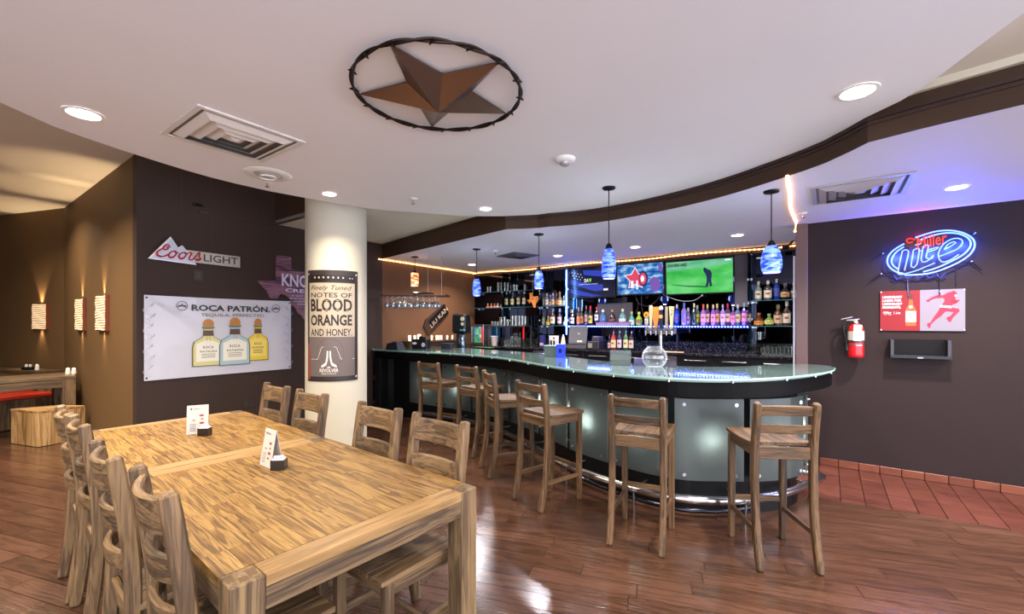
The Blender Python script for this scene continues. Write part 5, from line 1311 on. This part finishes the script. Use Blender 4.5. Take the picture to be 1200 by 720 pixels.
# ------------------------------------------------------------------ televisions
def EM(name,c,es): return P(name,'050505',.3,emit=c,es=es)
def tv(pxl,pxr,pyt,pyb,off,tilt,label):
    a,zt=bw((pxl+pxr)/2,pyt,off); _,zb=bw((pxl+pxr)/2,pyb,off); aL,aR=bw(pxl,None,off)[0],bw(pxr,None,off)[0]
    W_,H_=aR-aL,zt-zb; x,y=WB.xy((aL+aR)/2,off)
    t=thing('television',label,'television',(x,y,(zt+zb)/2),WB.rot,'televisions over the bar'); M=RX(tilt)
    f=MB(); b=.022
    for q in ((-W_/2,W_/2,-H_/2,-H_/2+b),(-W_/2,W_/2,H_/2-b,H_/2),(-W_/2,-W_/2+b,-H_/2+b,H_/2-b),(W_/2-b,W_/2,-H_/2+b,H_/2-b)): f.box(q[0],q[1],-.02,.02,q[2],q[3],M)
    mk('bezel',f,P('tv_bezel','121116',.25,coat=.4),t,bevel=.003); mk('housing',MB().box(-W_/2+.02,W_/2-.02,.0,.045,-H_/2+.02,H_/2-.02,M),BLK,t)
    mk('mount_arm',MB().box(-.06,.06,.045,off-.012,-.05,.05),BLKM,t)
    return t,W_-2*b,H_-2*b,M
def scr(t,name,polys,mat,w,h,M,y=-.004,par=None):
    m=MB()
    for p in polys: m.plate([((a-.5)*w,(.5-b)*h) for a,b in p],y-.0006,y,M)
    return mk(name,m,mat,par or t)
def grad(name,cols,es,scale=3,mode='noise'):
    m=D.materials.new(name); m.use_nodes=True; nt=m.node_tree; N=nt.nodes; L=nt.links; b=N['Principled BSDF']; b.inputs['Base Color'].default_value=(.01,.01,.01,1); b.inputs['Roughness'].default_value=.2
    tc=N.new('ShaderNodeTexCoord'); mp=N.new('ShaderNodeMapping'); mp.inputs['Scale'].default_value=(scale,scale,scale*2.2); L.new(tc.outputs['Object'],mp.inputs[0])
    n=N.new('ShaderNodeTexNoise'); n.inputs['Scale'].default_value=1; n.inputs['Detail'].default_value=3; L.new(mp.outputs[0],n.inputs[0])
    cr=N.new('ShaderNodeValToRGB'); e=cr.color_ramp.elements; e[0].position=.35; e[0].color=lin(cols[0]); e[1].position=.65; e[1].color=lin(cols[-1])
    if len(cols)>2: q=e.new(.5); q.color=lin(cols[1])
    L.new(n.outputs[0],cr.inputs[0]); L.new(cr.outputs[0],b.inputs['Emission Color']); b.inputs['Emission Strength'].default_value=es; return m
t,w,h,M=tv(779.5,861,303.6,345.2,.16,.06,'large right television showing a golfer on a bright green course')
FULL=[(0,0),(1,0),(1,1),(0,1)]
scr(t,'screen',[FULL],grad('golf_grass',('28a83e','48c054','6cd078'),.62,2.2),w,h,M)
scr(t,'screen_sky_band',[[(0,0),(1,0),(1,.16),(.6,.22),(0,.30)]],grad('golf_far',('50b078','80c8a0'),.62,3),w,h,M,-.0052)
GD=EM('golf_dark','1c2c58',.5); GS=EM('golf_shadow','1c6a30',.7)
scr(t,'golfer_shadow',[[(.66,.80),(.62,.84),(.35,.80),(.1,.72),(.07,.69),(.3,.75)]],GS,w,h,M,-.0058)
scr(t,'golfer_figure',[[(.585,.235),(.61,.235),(.625,.28),(.68,.32),(.70,.42),(.695,.55),(.69,.62),(.705,.80),(.665,.82),(.66,.66),(.645,.80),(.60,.83),(.625,.65),(.62,.5),(.605,.42),(.58,.35),(.575,.28)]],GD,w,h,M,-.0062)
m=MB(); text_mb('LEADERBOARD',.32*w,.10*h,bold=.04,depth=.0066,M=M@T(-.33*w,0,.40*h),mb=m); mk('screen_caption',m,EM('tv_text_dark','0c1c18',.3),t)
m=MB(); m.plate([(.39*w,.47*h),(.47*w,.47*h),(.47*w,.44*h),(.39*w,.44*h)],-.0066,-.006,M); mk('screen_logo',m,EM('tv_text_white','e8f4e8',1),t)
t,w,h,M=tv(722.5,779,308,346,.16,.05,'middle television showing a red and white graphic on blue')
scr(t,'screen',[FULL],grad('game_blue',('0a3a8a','2a7ac8','b8d4e8'),.6,7),w,h,M)
PR=EM('tv_pink','e04868',.6); PWt=EM('tv_white','f0f0f8',.65); PN=EM('tv_navy','141c50',.8)
star_=lambda cx,cy,r:[(cx+r*(1 if k%2==0 else .5)*math.cos(-PI/2+k*PI/5),cy+r*1.5*(1 if k%2==0 else .5)*math.sin(-PI/2+k*PI/5)) for k in range(10)]
scr(t,'graphic_star',[star_(.40,.48,.27)],PWt,w,h,M,-.005); scr(t,'graphic_star',[star_(.40,.48,.235)],PR,w,h,M,-.0056)
scr(t,'graphic_ring',[circ(.58,.50,.10,.26,16)],PN,w,h,M,-.0060); scr(t,'graphic_ring',[circ(.57,.50,.075,.20,16)],PR,w,h,M,-.0064); scr(t,'graphic_ring',[circ(.56,.50,.04,.11,12)],PWt,w,h,M,-.0068)
scr(t,'graphic_bar',[[(.30,.55),(.36,.55),(.36,.80),(.30,.80)],[(.42,.55),(.46,.55),(.46,.85),(.42,.85)]],PWt,w,h,M,-.0060)
scr(t,'graphic_figure',[[(.72,.55),(.80,.45),(.90,.5),(.95,.8),(.85,.95),(.74,.9)],[(.90,.05),(.99,.1),(.97,.3),(.90,.28)]],EM('tv_purple','6a4a9a',.8),w,h,M,-.0058)
t,w,h,M=tv(667.5,721.5,314,349.5,.16,.05,'left television showing a waving flag with a white and green logo')
scr(t,'screen',[FULL],EM('flag_navy','0c1038',.4),w,h,M)
FB_=EM('flag_stripe','3548c8',.5)
scr(t,'flag_stripe',[[(.30,.02),(.75,.08),(.75,.30),(.32,.20)],[(.0,.34),(.2,.42),(.5,.55),(.75,.58),(.75,.78),(.55,.80),(.3,.66),(.0,.50)],[(.0,.68),(.25,.78),(.55,.92),(.72,.96),(.5,1.0),(.2,.93),(.0,.82)]],FB_,w,h,M,-.005)
scr(t,'flag_star',[star_(.04+.07*(k%4)+.03*(k//4),.08+.11*(k//4)+.03*(k%4),.016) for k in range(11)],PWt,w,h,M,-.005)
m=MB(); text_mb('DA',.10*w,.13*h,bold=.03,depth=.0058,M=M@T(-.12*w,0,.10*h),mb=m); text_mb('Disabled American Veterans',.42*w,.045*h,depth=.0058,M=M@T(-.08*w,0,-.03*h),mb=m); m.plate([(.26*w,-.22*h),(.36*w,-.22*h),(.36*w,-.29*h),(.26*w,-.29*h)],-.006,-.0055,M); mk('screen_lettering',m,PWt,t)
mk('screen_lettering',text_mb('V',.06*w,.13*h,bold=.03,depth=.0058,M=M@T(-.035*w,0,.10*h)),EM('tv_green','90e030',1),t)
# cables below the televisions
t=bthing('television_cables','loose cables looping below the middle television','cable')
def q3(px,py,off=.10): a,z=bw(px,py,off); return (a,-off,z)
m=MB()
for pts in ([(744,345),(748,355),(757,359),(767,355),(774,346)],[(752,345),(752,360),(755,372)],[(746,350),(748,358),(745,368)],[(760,346),(758,350),(756,346)]): m.tube(resample([q3(*p) for p in pts],.03),.004,5)
mk('cable',m,P('cable_black','26262e',.4),t,smooth=True)
mk('cable',MB().tube(resample([q3(*p) for p in ((777,345),(788,350),(800,353),(814,352),(823,346))],.04),.004,5),P('cable_white','b8b8c0',.4),t,smooth=True)
mk('cable_clip',MB().box(q3(823,0)[0]-.012,q3(823,0)[0]+.012,-.13,-.10,q3(823,346.5)[2]-.012,q3(823,346.5)[2]+.012),WHT,t)

# ------------------------------------------------------------------ on the back counter
def cpos(px,off=.3,z=ZC): a=bw(px,None,off)[0]; x,y=WB.xy(a,off); return (x,y,z+.001),y
# speed bottles
for px,pyt,w_,g,lab,dsc in ((714,394,3.4,'2a2028','c8a8b8','small dark bottle with pink spout'),(719,387,6.4,'b03020','e4d0a0','red liqueur bottle'),(726,386.5,5.6,'40264a','d8c8e0','purple liqueur bottle'),(733.4,386,5.8,'1f6a30','e0d8a8','green liqueur bottle'),(739.8,387,6,'3a1414','d8c8b8','dark red liqueur bottle')):
    (p,y)=cpos(px,.33); h=H+(CY-pyt)*y/F-ZC; bottle(p,h,w_*y/F/2,'std',g,lab,'c0c0cc',dsc+' with chrome pourer, left of the tap tower','pour bottles on the back counter',WB.rot,pour=True)
# register terminal
p,y=cpos(678,.32); s=y/F
t=thing('register_terminal','grey touchscreen register turned away on the back counter','register',p,WB.rot+.1)
mk('base',MB().box(-12*s,12*s,-.11,.11,0,.075),P('reg_dark','2e2c34',.35),t,bevel=.006); mk('drawer_front',MB().box(-11.5*s,11.5*s,-.113,-.110,.008,.06),P('reg_grey','4a4850',.35),t)
M=T(0,-.05,.08)@RX(-.18); mk('screen_back',MB().box(-11*s,11*s,-.02,.02,0,21*s,M),P('reg_case','57565c',.4),t,bevel=.008); mk('screen_rim',MB().box(-10*s,10*s,-.0225,-.02,.02,20*s,M),P('reg_face','47464c',.35),t)
mk('emblem',MB().plate([(.02*math.cos(k*PI/4)+.02,.012*math.sin(k*PI/4)+12*s) for k in range(8)],-.0235,-.0225,M),P('reg_mark','8a8a98',.4),t); mk('vent_slot',MB().box(.0,6*s,-.0235,-.0222,.03,.055,M),P('reg_cream','d8cfa8',.4),t)
p,y=cpos(697,.3); s=y/F
t=thing('receipt_printer','dark blue-lit receipt printer right of the register','printer',p,WB.rot)
mk('body',MB().box(-6*s,8*s,-.1,.1,0,.13),P('printer_case','26242e',.35),t,bevel=.01); mk('lid',MB().box(-1*s,8*s,-.09,.09,.131,.21),P('printer_lid','34323e',.35),t,bevel=.008); mk('paper_slot',MB().box(.5*s,7*s,-.07,.0,.211,.214),P('slot_pale','a8a0d8',.3),t)
mk('side_grille',MB().box(-5.4*s,0,-.103,-.1,.02,.10),P('grille_grey','77746c',.4),t)
# holders near the strip
p,y=cpos(649,.34); s=y/F; t=thing('napkin_caddy','white bar caddy with black dividers left of the register','caddy',p,WB.rot)
mk('back_plate',MB().box(-6.5*s,6*s,.0,.02,0,14*s),P('caddy_white','c8c4c8',.4),t,bevel=.003); mk('tray',MB().box(-6.5*s,6*s,-.1,-.001,0,.04),P('caddy_dark','2c2a30',.4),t)
for k in range(3): mk('divider',MB().box((-5+3.6*k)*s,(-3+3.6*k)*s,-.09,-.07,.041,.041+6*s),BLK,t,bevel=.002)
mk('logo_spot',MB().plate([(1.4*s*math.cos(k*PI/4),1.2*s*math.sin(k*PI/4)+11*s) for k in range(8)],-.0008,-.0002),P('logo_dark','2a3044',.4),t)
p,y=cpos(660,.40); s=y/F; t=thing('cream_bottle','cream squeeze bottle standing before the blue light strip','bottle',p,0)
mk('body',MB().lathe([(.001,0),(3.2*s,0),(3.4*s,.03),(2.4*s,8*s),(1.6*s,13*s),(.001,13.2*s)],14,caps=False),P('cream_plastic','e0cfa8',.4),t,smooth=True); mk('tip',MB().lathe([(1.5*s,13.2*s),(.4*s,16*s)],10),WHT,t)
p,y=cpos(636,.3); s=y/F; t=thing('blue_carton','small blue carton on the back counter by the upright','carton',p,WB.rot); mk('carton',MB().box(-2.6*s,2.6*s,-.04,.04,0,14*s),P('carton_blue','2c2c68',.4),t,bevel=.002); mk('carton_label',MB().box(-2.4*s,2.4*s,-.0415,-.04,2*s,5*s),P('carton_label','a89a98',.4),t)
# lit cooler
p,y=cpos(565,.30); s=y/F; t=thing('mini_cooler','small steel display cooler with lit drinks inside','cooler',p,WB.rot)
wdt=9.6*s; hh=24*s; fr=MB()
for q in ((-wdt,wdt,0,.05),(-wdt,wdt,hh-.045,hh),(-wdt,-wdt+.03,.05,hh-.045),(wdt-.06,wdt,.05,hh-.045)): fr.box(q[0],q[1],-.16,.12,q[2],q[3])
mk('case',fr,STEEL,t,bevel=.004); mk('lit_back',MB().box(-wdt+.03,wdt-.06,.05,.06,.05,hh-.045),P('cooler_glow','0c2030',.4,emit='38a8d0',es=1.3),t)
mk('side_sticker',MB().box(wdt-.058,wdt-.002,-.1605,-.1601,.05,hh-.06),P('sticker_red','c8302c',.4),t); mk('cooler_shelf',MB().box(-wdt+.03,wdt-.06,-.14,.05,hh*.48,hh*.5),STEEL,t)
for k in range(4):
    x=-wdt+.06+k*.055
    for z,c_ in ((.052,'58b088'),(hh*.5+.001,'b8e038' if k%2 else '48b8d8')): mk('drink_can',MB().lathe([(.001,0),(.022,0),(.022,.11),(.016,.125),(.001,.125)],12,c=(x,-.08,z)),P('can_'+c_,c_,.3,emit=c_,es=.35),t,smooth=True)
mk('glass_door',MB().box(-wdt+.03,wdt-.06,-.158,-.155,.05,hh-.045),GLASS,t)
p,y=cpos(579.5,.33); s=y/F; t=thing('white_bucket','pale tapered ice bucket right of the lit cooler','bucket',p,0); mk('bucket',MB().lathe([(.001,0),(3*s,0),(4.2*s,11*s),(4.0*s,11*s),(2.8*s,.01),(.001,.01)],18,caps=False),P('bucket_pale','b4a6a4',.4),t,smooth=True); mk('rim',MB().lathe([(4.1*s,10.4*s),(4.5*s,10.6*s),(4.4*s,11.1*s),(4.1*s,11*s)],18,caps=False),WHT,t,smooth=True)
# coffee machine
x,y=-.925,7.98; s=y/F
t=thing('coffee_machine','tall black coffee brewer against the brown wall corner','coffee machine',(x,y,1.062),WB.rot+.3)
mk('tank',MB().box(-8.5*s,8.5*s,-.14,.12,17*s,40*s),BLK,t,bevel=.03); mk('column_body',MB().box(-7*s,2*s,.0,.12,0,17*s),P('brewer_grey','3a4450',.25,.4),t,bevel=.01); mk('urn',MB().lathe([(.001,0),(4*s,0),(4.2*s,.03),(4.2*s,15*s),(3*s,16.5*s),(.001,16.5*s)],20,c=(2.5*s,-.05,0),caps=False),P('urn_steel','6d7c88',.2,.9),t,smooth=True)
for z_,r_ in ((34,2.8),(28,2.2)): mk('round_badge',MB().tube([(5.2*s,-.142,z_*s),(5.2*s,-.136,z_*s)],r_*s*.9,16),P('badge_pale','c8bca4',.4),t)
mk('lever',MB().box(3*s,9*s,-.18,-.13,20*s,22*s),P('lever_teal','5aa0b0',.3,.4),t,bevel=.003)
# tap tower
p,y=cpos(774,.42); s=y/F
t=thing('beer_tap_tower','T-shaped steel beer tower with six taps','beer tap',p,WB.rot)
top_=H+(CY-385)*y/F-ZC-.001; bot_=H+(CY-391.5)*y/F-ZC-.001
mk('pedestal',MB().lathe([(.07,0),(.06,.012),(2.4*s,.02),(2.3*s,bot_)],20),CHR,t,smooth=True)
mk('manifold',MB().box(-17.5*s,17.5*s,-.05,.05,bot_,top_),STEEL,t,bevel=.01)
HD=[(-15,'f0a020','round','orange flower-shaped'),(-9.5,'d8c8a0','tall','cream'),(-4,'e08a40','fan','orange fan-shaped'),(2,'1c2038','head','navy'),(8.5,'b0a490','slim','grey'),(14,'e8d8a8','taper','cream tapered')]
for i,(dx,col_,kind_,nm) in enumerate(HD):
    x_=(-15+i*6)*s; fc=mk('faucet',MB().tube([(x_,-.05,(top_+bot_)/2),(x_,-.09,(top_+bot_)/2),(x_,-.10,bot_-.02)],[.012,.012,.008],8),CHR,t,smooth=True)
    mk('faucet_collar',MB().tube([(x_,-.06,(top_+bot_)/2),(x_,-.052,(top_+bot_)/2)],.022,12),P('collar_dark','4a4a50',.3,.6),fc)
    z0=top_; H_=(24,27,25,27.5,25,25.5)[i]*s; xx=dx*s*1.0; m=MB()
    if kind_=='round': m.tube([(xx+.0,-.06,z0),(xx-.0,-.06,z0+H_*.45)],.008,6); m.plate([(xx-3*s+ (3.6 if k%2 else 4.3)*s*math.cos(k*PI/8)*.8+3*s, z0+H_*.66+(3.2 if k%2 else 3.9)*s*math.sin(k*PI/8)) for k in range(16)],-.07,-.05)
    elif kind_=='fan': m.plate([(xx-1.4*s,z0),(xx+1.4*s,z0),(xx+3.9*s,z0+H_*.55),(xx+3.6*s,z0+H_),(xx-3.4*s,z0+H_),(xx-3.9*s,z0+H_*.6)],-.075,-.045)
    elif kind_=='taper': m.plate([(xx-1.2*s,z0),(xx+1.2*s,z0),(xx+2.9*s,z0+H_*.98),(xx-2.6*s,z0+H_)],-.078,-.042)
    elif kind_=='head': m.plate([(xx-2*s,z0),(xx+2*s,z0),(xx+2.6*s,z0+H_*.5),(xx+1.4*s,z0+H_*.8),(xx-1.4*s,z0+H_*.8),(xx-2.4*s,z0+H_*.5)],-.075,-.045)
    elif kind_=='slim': m.box(xx-1.5*s,xx+1.5*s,-.075,-.045,z0,z0+H_)
    else: m.plate([(xx-1.2*s,z0),(xx+1.2*s,z0),(xx+2.2*s,z0+H_*.8),(xx+1.4*s,z0+H_),(xx-1.8*s,z0+H_),(xx-2.2*s,z0+H_*.8)],-.078,-.045)
    hd_=mk('tap_handle',m,P('tap_'+col_,''.join('%02x'%int(int(col_[i_:i_+2],16)*.78) for i_ in (0,2,4)),.35),t,bevel=.003,label=nm+' tap handle')
    if kind_=='head': mk('handle_top',MB().lathe([(.001,0),(2.4*s,.3*s),(2.6*s,2*s),(1.6*s,4*s),(.001,4.6*s)],12,c=(xx,-.06,z0+H_*.78)),P('tap_white','d8d4e4',.3),hd_,smooth=True); mk('handle_badge',MB().plate([(xx+2.2*s*math.cos(k*PI/6),z0+H_*.5+2.4*s*math.sin(k*PI/6)) for k in range(12)],-.077,-.0755),P('tap_orange','d8884a',.4),hd_)
    if kind_=='taper': mk('handle_mark',MB().plate([(xx-.5*s,z0+H_*.55),(xx+.8*s,z0+H_*.6),(xx+.7*s,z0+H_*.72),(xx-.2*s,z0+H_*.66)],-.0790,-.0785),P('tap_ink','2a2420',.4),hd_); mk('handle_mark',MB().plate([(xx+.0*s,z0+H_*.76),(xx+.9*s,z0+H_*.76),(xx+.9*s,z0+H_*.83),(xx,z0+H_*.83)],-.0790,-.0785),P('tap_ink','2a2420',.4),hd_)
    if kind_=='tall': mk('handle_cap',MB().lathe([(.001,0),(2.1*s,.4*s),(1.9*s,2.4*s),(.001,3*s)],10,c=(xx,-.06,z0+H_*.86)),P('tap_multi','a8a0b8',.3),hd_,smooth=True)
    if kind_=='fan': mk('handle_band',MB().plate([(xx-3.2*s,z0+H_*.80),(xx+3.4*s,z0+H_*.80),(xx+3.5*s,z0+H_*.96),(xx-3.3*s,z0+H_*.96)],-.0765,-.0752),P('tap_band','b8741c',.4),hd_)
    if kind_=='round': mk('handle_face',MB().plate([(xx+1.4*s*math.cos(k*PI/4),z0+H_*.66+1.2*s*math.sin(k*PI/4)) for k in range(8)],-.0715,-.070),P('tap_dark','5a2c10',.4),hd_)
t=thing('cutting_board','long pale cutting board at the counter edge beside the tap tower','board',(*WB.xy(bw(786,None,.45)[0],.45),ZC+.001),WB.rot)
mk('board',MB().box(-.22,.18,-.05,.05,0,.012),P('board_tan','b89868',.5),t,bevel=.003); mk('board_grip',MB().box(-.26,-.22,-.02,.02,0,.012),P('board_tan','b89868',.5),t,bevel=.003)

# ------------------------------------------------------------------ on the bar
def bar_xy(px,py): return gp(px,py,ZG)
ACR=clear('acrylic','dfe8e4',.03)
x,y=bar_xy(728,428.5); s=y/F
t=thing('acrylic_box','empty clear acrylic box on the bar left of the fishbowl','box',(x,y+.03,ZG+.001),-.25)
for q in ((-12*s,12*s,-.05,-.046),(-12*s,12*s,.046,.05),(-12*s,-12*s+.004,-.046,.046),(12*s-.004,12*s,-.046,.046)): mk('acrylic_side',MB().box(*q,0,17.5*s),ACR,t)
mk('acrylic_floor',MB().box(-12*s,12*s,-.05,.05,0,.004),ACR,t)
mk('contents_card',MB().box(-10*s,10*s,.03,.035,.006,12*s),P('card_olive','45453a',.5),t)
x,y=bar_xy(768.5,430.5); s=y/F; t=thing('fishbowl','round clear glass fishbowl standing on the bar','bowl',(x,y+.04,ZG+.001)); R_=14*s
pr=[]
for k in range(13):
    a=math.radians(-52+ k*(52+58)/12); pr.append((R_*math.cos(a),R_*math.sin(a)+R_*.79))
pr2=[(r-.0035,z) for r,z in pr[::-1]]; mk('glass_bowl',MB().lathe([(.001,0)]+pr+[(pr[-1][0]+.006,pr[-1][1]+.006)],40,caps=False),clear('bowl_glass','eef2f6',.10,.03,.7),t,smooth=True)
mk('bowl_rim',MB().tube([((pr[-1][0]+.006)*math.cos(2*PI*k/32),(pr[-1][0]+.006)*math.sin(2*PI*k/32),pr[-1][1]+.006) for k in range(32)],.0035,6,closed=True),clear('bowl_glass','eef2f6'),t,smooth=True)
x,y=bar_xy(751,429); s=y/F; t=thing('napkin_stack','lilac-lit stack of folded napkins between the acrylic box and fishbowl','napkins',(x,y+.05,ZG+.001),-.2)
for k in range(5): mk('napkin',MB().box(-6*s,6*s,-.05,.05,k*.014,k*.014+.012,RZ(.04*((k*3)%4-1.5))),P('napkin_lilac','4c4668',.6),t)
x,y=bar_xy(647,418.6); s=y/F; t=thing('straw_holder','grey plastic napkin and straw holder on the bar by the blue box','holder',(x,y+.05,ZG+.001),-.5)
mk('holder_box',MB().box(-8*s,8*s,-.05,.05,0,12.5*s),P('holder_grey','5f6e6c',.15,trans=.4),t,bevel=.004); mk('holder_lid',MB().box(-8.4*s,8.4*s,-.053,.053,12.5*s,13.5*s),P('holder_lid','8a9a98',.2),t,bevel=.002)
x,y=bar_xy(657.5,419.5); s=y/F; t=thing('blue_menu_box','small bright blue printed table box on the bar','box',(x,y+.02,ZG+.001),-.4)
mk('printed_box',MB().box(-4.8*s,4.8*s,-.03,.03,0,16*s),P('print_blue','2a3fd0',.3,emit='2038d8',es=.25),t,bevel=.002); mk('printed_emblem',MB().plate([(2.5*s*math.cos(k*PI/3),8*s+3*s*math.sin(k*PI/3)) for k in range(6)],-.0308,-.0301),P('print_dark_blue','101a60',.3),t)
# left end of the bar
GRN=P('green_mat','3c6a2c',.5)
for px,py,lb,wd in ((478,405.5,'green bar mat at the wall end of the bar',.36),(566,408,'second green bar mat near the coffee brewer',.2)):
    x,y=gp(px,py,ZG); t=thing('bar_mat',lb,'bar mat',(x,y+.06,ZG+.001),-.7); mk('mat',MB().box(-wd,wd,-.08,.08,0,.008),GRN,t,bevel=.002); mk('mat_rim',MB().box(-wd-.008,wd+.008,-.088,-.081,0,.012),P('mat_rim','2a4a20',.5),t)
x,y=gp(463,410.5,ZG); s=y/F; t=thing('card_reader','low dark card machine at the wall end of the bar','card machine',(x,y,ZG+.002),-.5)
mk('case',MB().add([(-10*s,-.08,0),(10*s,-.08,0),(10*s,.1,0),(-10*s,.1,0),(-9*s,-.06,.10),(6*s,-.06,.13),(6*s,.08,.13),(-9*s,.08,.10)],[(0,3,2,1),(4,5,6,7),(0,1,5,4),(1,2,6,5),(2,3,7,6),(3,0,4,7)]),P('reader_dark','23252e',.3),t,bevel=.008); mk('paper_slot',MB().box(-4*s,4*s,-.02,.01,.127,.134),P('slot_grey','5a5c66',.4),t)
x,y=gp(494,408.8,ZG); s=y/F; t=thing('napkin_dispenser','black napkin box with white round emblem on the bar','napkin box',(x,y,ZG+.002),-.3)
mk('box',MB().box(-10*s,9*s,-.07,.07,0,11*s),BLK,t,bevel=.006); mk('top_roll',MB().tube([(1*s,-.05,12.2*s),(1*s,.05,12.2*s)],2.6*s,14),BLK,t,smooth=True)
mk('printed_emblem',MB().plate([(5*s+2.4*s*math.cos(k*PI/8),4.5*s+2.6*s*math.sin(k*PI/8)) for k in range(16)],-.0712,-.0701),P('emblem_lilac','b8b0c8',.4),t)
mk('printed_badge',MB().plate([(-6.5*s+3*s*math.cos(a)*(1.0 if True else 1),6.2*s+1.4*s*math.sin(a)) for a in [k*PI/6 for k in range(12)]],-.0712,-.0701),P('badge_white','c8c8c8',.4),t)
x,y=gp(524,409,ZG); s=y/F; t=thing('black_caddy','small black caddy beside the coffee brewer','caddy',(x,y,ZG+.002),-.3); mk('body',MB().box(-6.5*s,6.5*s,-.05,.05,0,6*s),P('caddy_slate','20242c',.3),t,bevel=.006); mk('rim',MB().box(-6.8*s,6.8*s,-.053,.053,6*s,6.6*s),P('caddy_rim','3a4048',.3),t,bevel=.002)
# pale labelled cartons behind the bar by the brown wall, given an added glow
for i,(px,w_) in enumerate(((480,3),(486,2.4),(491,3.6),(506,2),(511.5,1.8),(514.3,1.8),(517.2,1.8),(524,2),(530,1.8))):
    (x,y)=WL.xy(WL.at(px,None,.16)[0],.16); s=y/F; zb_=1.205; zt_2=H+(CY-(393.2 if i!=2 else 392))*s
    t=thing('pale_carton',('first','second','third','fourth','fifth','sixth','seventh','eighth','ninth')[i]+' small glowing white light from the left on the wall ledge','light',(x,y,zb_+.001),WL.rot,'small white lights along the brown wall')
    mk('glowing_carton',MB().lathe([(.001,0),(w_*s*.5,0),(w_*s*.6,(zt_2-zb_)*.9),(w_*s*.5,zt_2-zb_),(.001,zt_2-zb_)],10,caps=False),P('glow_cream','f0e4c8',.5,emit='ffeccc',es=.7),t,smooth=True)
a0_,a1_=WL.at(474,None,.08)[0],WL.at(540,None,.08)[0]
t=thing('side_counter','black counter along the brown wall under the coffee brewer','counter',(WL.p[0],WL.p[1],0),WL.rot); mk('counter_top',MB().box(4.25,4.98,-.80,-.245,1.03,1.06),BLK,t,bevel=.003); mk('counter_body',MB().box(4.27,4.96,-.78,-.25,.02,1.029),BLK,t)
t=thing('wall_ledge','narrow brown ledge along the wall behind the bar end','ledge',(WL.p[0],WL.p[1],0),WL.rot); mk('ledge_board',MB().box(a0_,a1_,-.24,-.001,1.175,1.205),P('ledge_brown','4a3524',.5),t,bevel=.003); mk('ledge_support',MB().box(a0_,a1_,-.2,-.001,.9,1.174),P('ledge_brown','4a3524',.5),t)
# diagonal black letter sign on the brown wall
t=wt('diagonal_sign',WL,512,375,.03,'black diagonal box sign with pale letters on the brown wall','sign')
def C(px,py): return loc_on(t,WL,490+px/14.4,350+py/14.4)
mk('sign_box',MB().plate([C(*p) for p in ((95,470),(135,360),(430,98),(460,100),(520,250),(490,300),(180,630))],.0,.028),P('sign_brown_edge','3a261a',.5),t)
mk('sign_face',MB().plate([C(*p) for p in ((170,380),(440,105),(515,245),(230,520))],-.006,.0),BLK,t)
a1,a2=C(250,430),C(470,180); an=-math.atan2(a2[1]-a1[1],a2[0]-a1[0]); L_=math.dist(a1,a2)
cm_=C(350,315); mk('lettering',text_mb('LIU KAN',L_*1.25,.085,bold=.0,depth=.008,M=T(cm_[0],0,cm_[1])@RY(an)),P('sign_letter','c8a88a',.4),t)
# hanging wine glass rack
g0=gp(438,347,1.95); 
r0=Vector((-2.05,6.98)); r1=Vector((-1.02,6.98)); dr=(r1-r0).normalized(); rz=math.atan2(dr.y,dr.x)
t=thing('glass_rack','dark hanging rack of upturned wine glasses over the bar end','rack',(r0.x,r0.y,1.95),rz)
LR=(r1-r0).length
for k in range(7): mk('rack_bar',MB().box(0,LR,-.15+k*.05-.006,-.15+k*.05+.006,-.012,.0),P('rack_dark','3a1c20',.4,.3),t)
for x_ in (.0,LR/2,LR-.02): mk('cross_bar',MB().box(x_,x_+.02,-.165,.165,.0,.018),P('rack_dark','3a1c20',.4,.3),t)
for x_ in (.70,.92): mk('hanging_rod',MB().tube([(x_,0,.018),(x_,0,Z1-1.95)],.003,6),STEEL,t)
mk('upper_tray',MB().lathe([(.001,.03),(.16,.03),(.18,.045),(.17,.05),(.001,.04)],20,c=(.62,0,0),caps=False),P('tray_black2','1a1418',.3,coat=.4),t,smooth=True)
wg=MB().lathe([(.034,0),(.034,-.003),(.006,-.008),(.004,-.03),(.004,-.075),(.018,-.09),(.036,-.12),(.038,-.15),(.031,-.185),(.030,-.184),(.035,-.15),(.033,-.12),(.001,-.092)],14,caps=False)
WGM=clear('wine_glass','eef0f0',.14,.06,.5)
first=None; cnt=0
ordn=('first','second','third','fourth','fifth','sixth','seventh','eighth','ninth','tenth','eleventh')
for row_,(yy,n_,x0_) in enumerate(((-.125,9,.08),(.0,9,.11),(.125,8,.14))):
    for k in range(n_):
        M_=Matrix.Rotation(rz,4,'Z')@Vector((x0_+k*.095,yy,0)); 
        nm='wine_glass'; o=D.objects.new(nm,first) if first else mk(nm,wg,WGM,None,smooth=True)
        if first: COL.objects.link(o)
        else: first=o.data
        o.location=(r0.x+M_.x,r0.y+M_.y,1.937)
        tag(o,f'upturned wine glass, {ordn[k]} from the left in the {("front","middle","back")[row_]} row of the hanging rack','glass','wine glasses on the hanging rack')
# security camera like bracket and wires at the top right of the mirror wall
t=bthing('ceiling_bracket','dark angled bracket in the top corner beside the right pendant','bracket')
p0,p1=q3(922,290,.3),q3(931,281,.3); mk('arm',MB().tube([p0,p1],.012,6),BLKM,t); mk('head',MB().box(p0[0]-.05,p0[0]+.03,-.33,-.27,p0[2]-.03,p0[2]+.02),BLKM,t,bevel=.005)
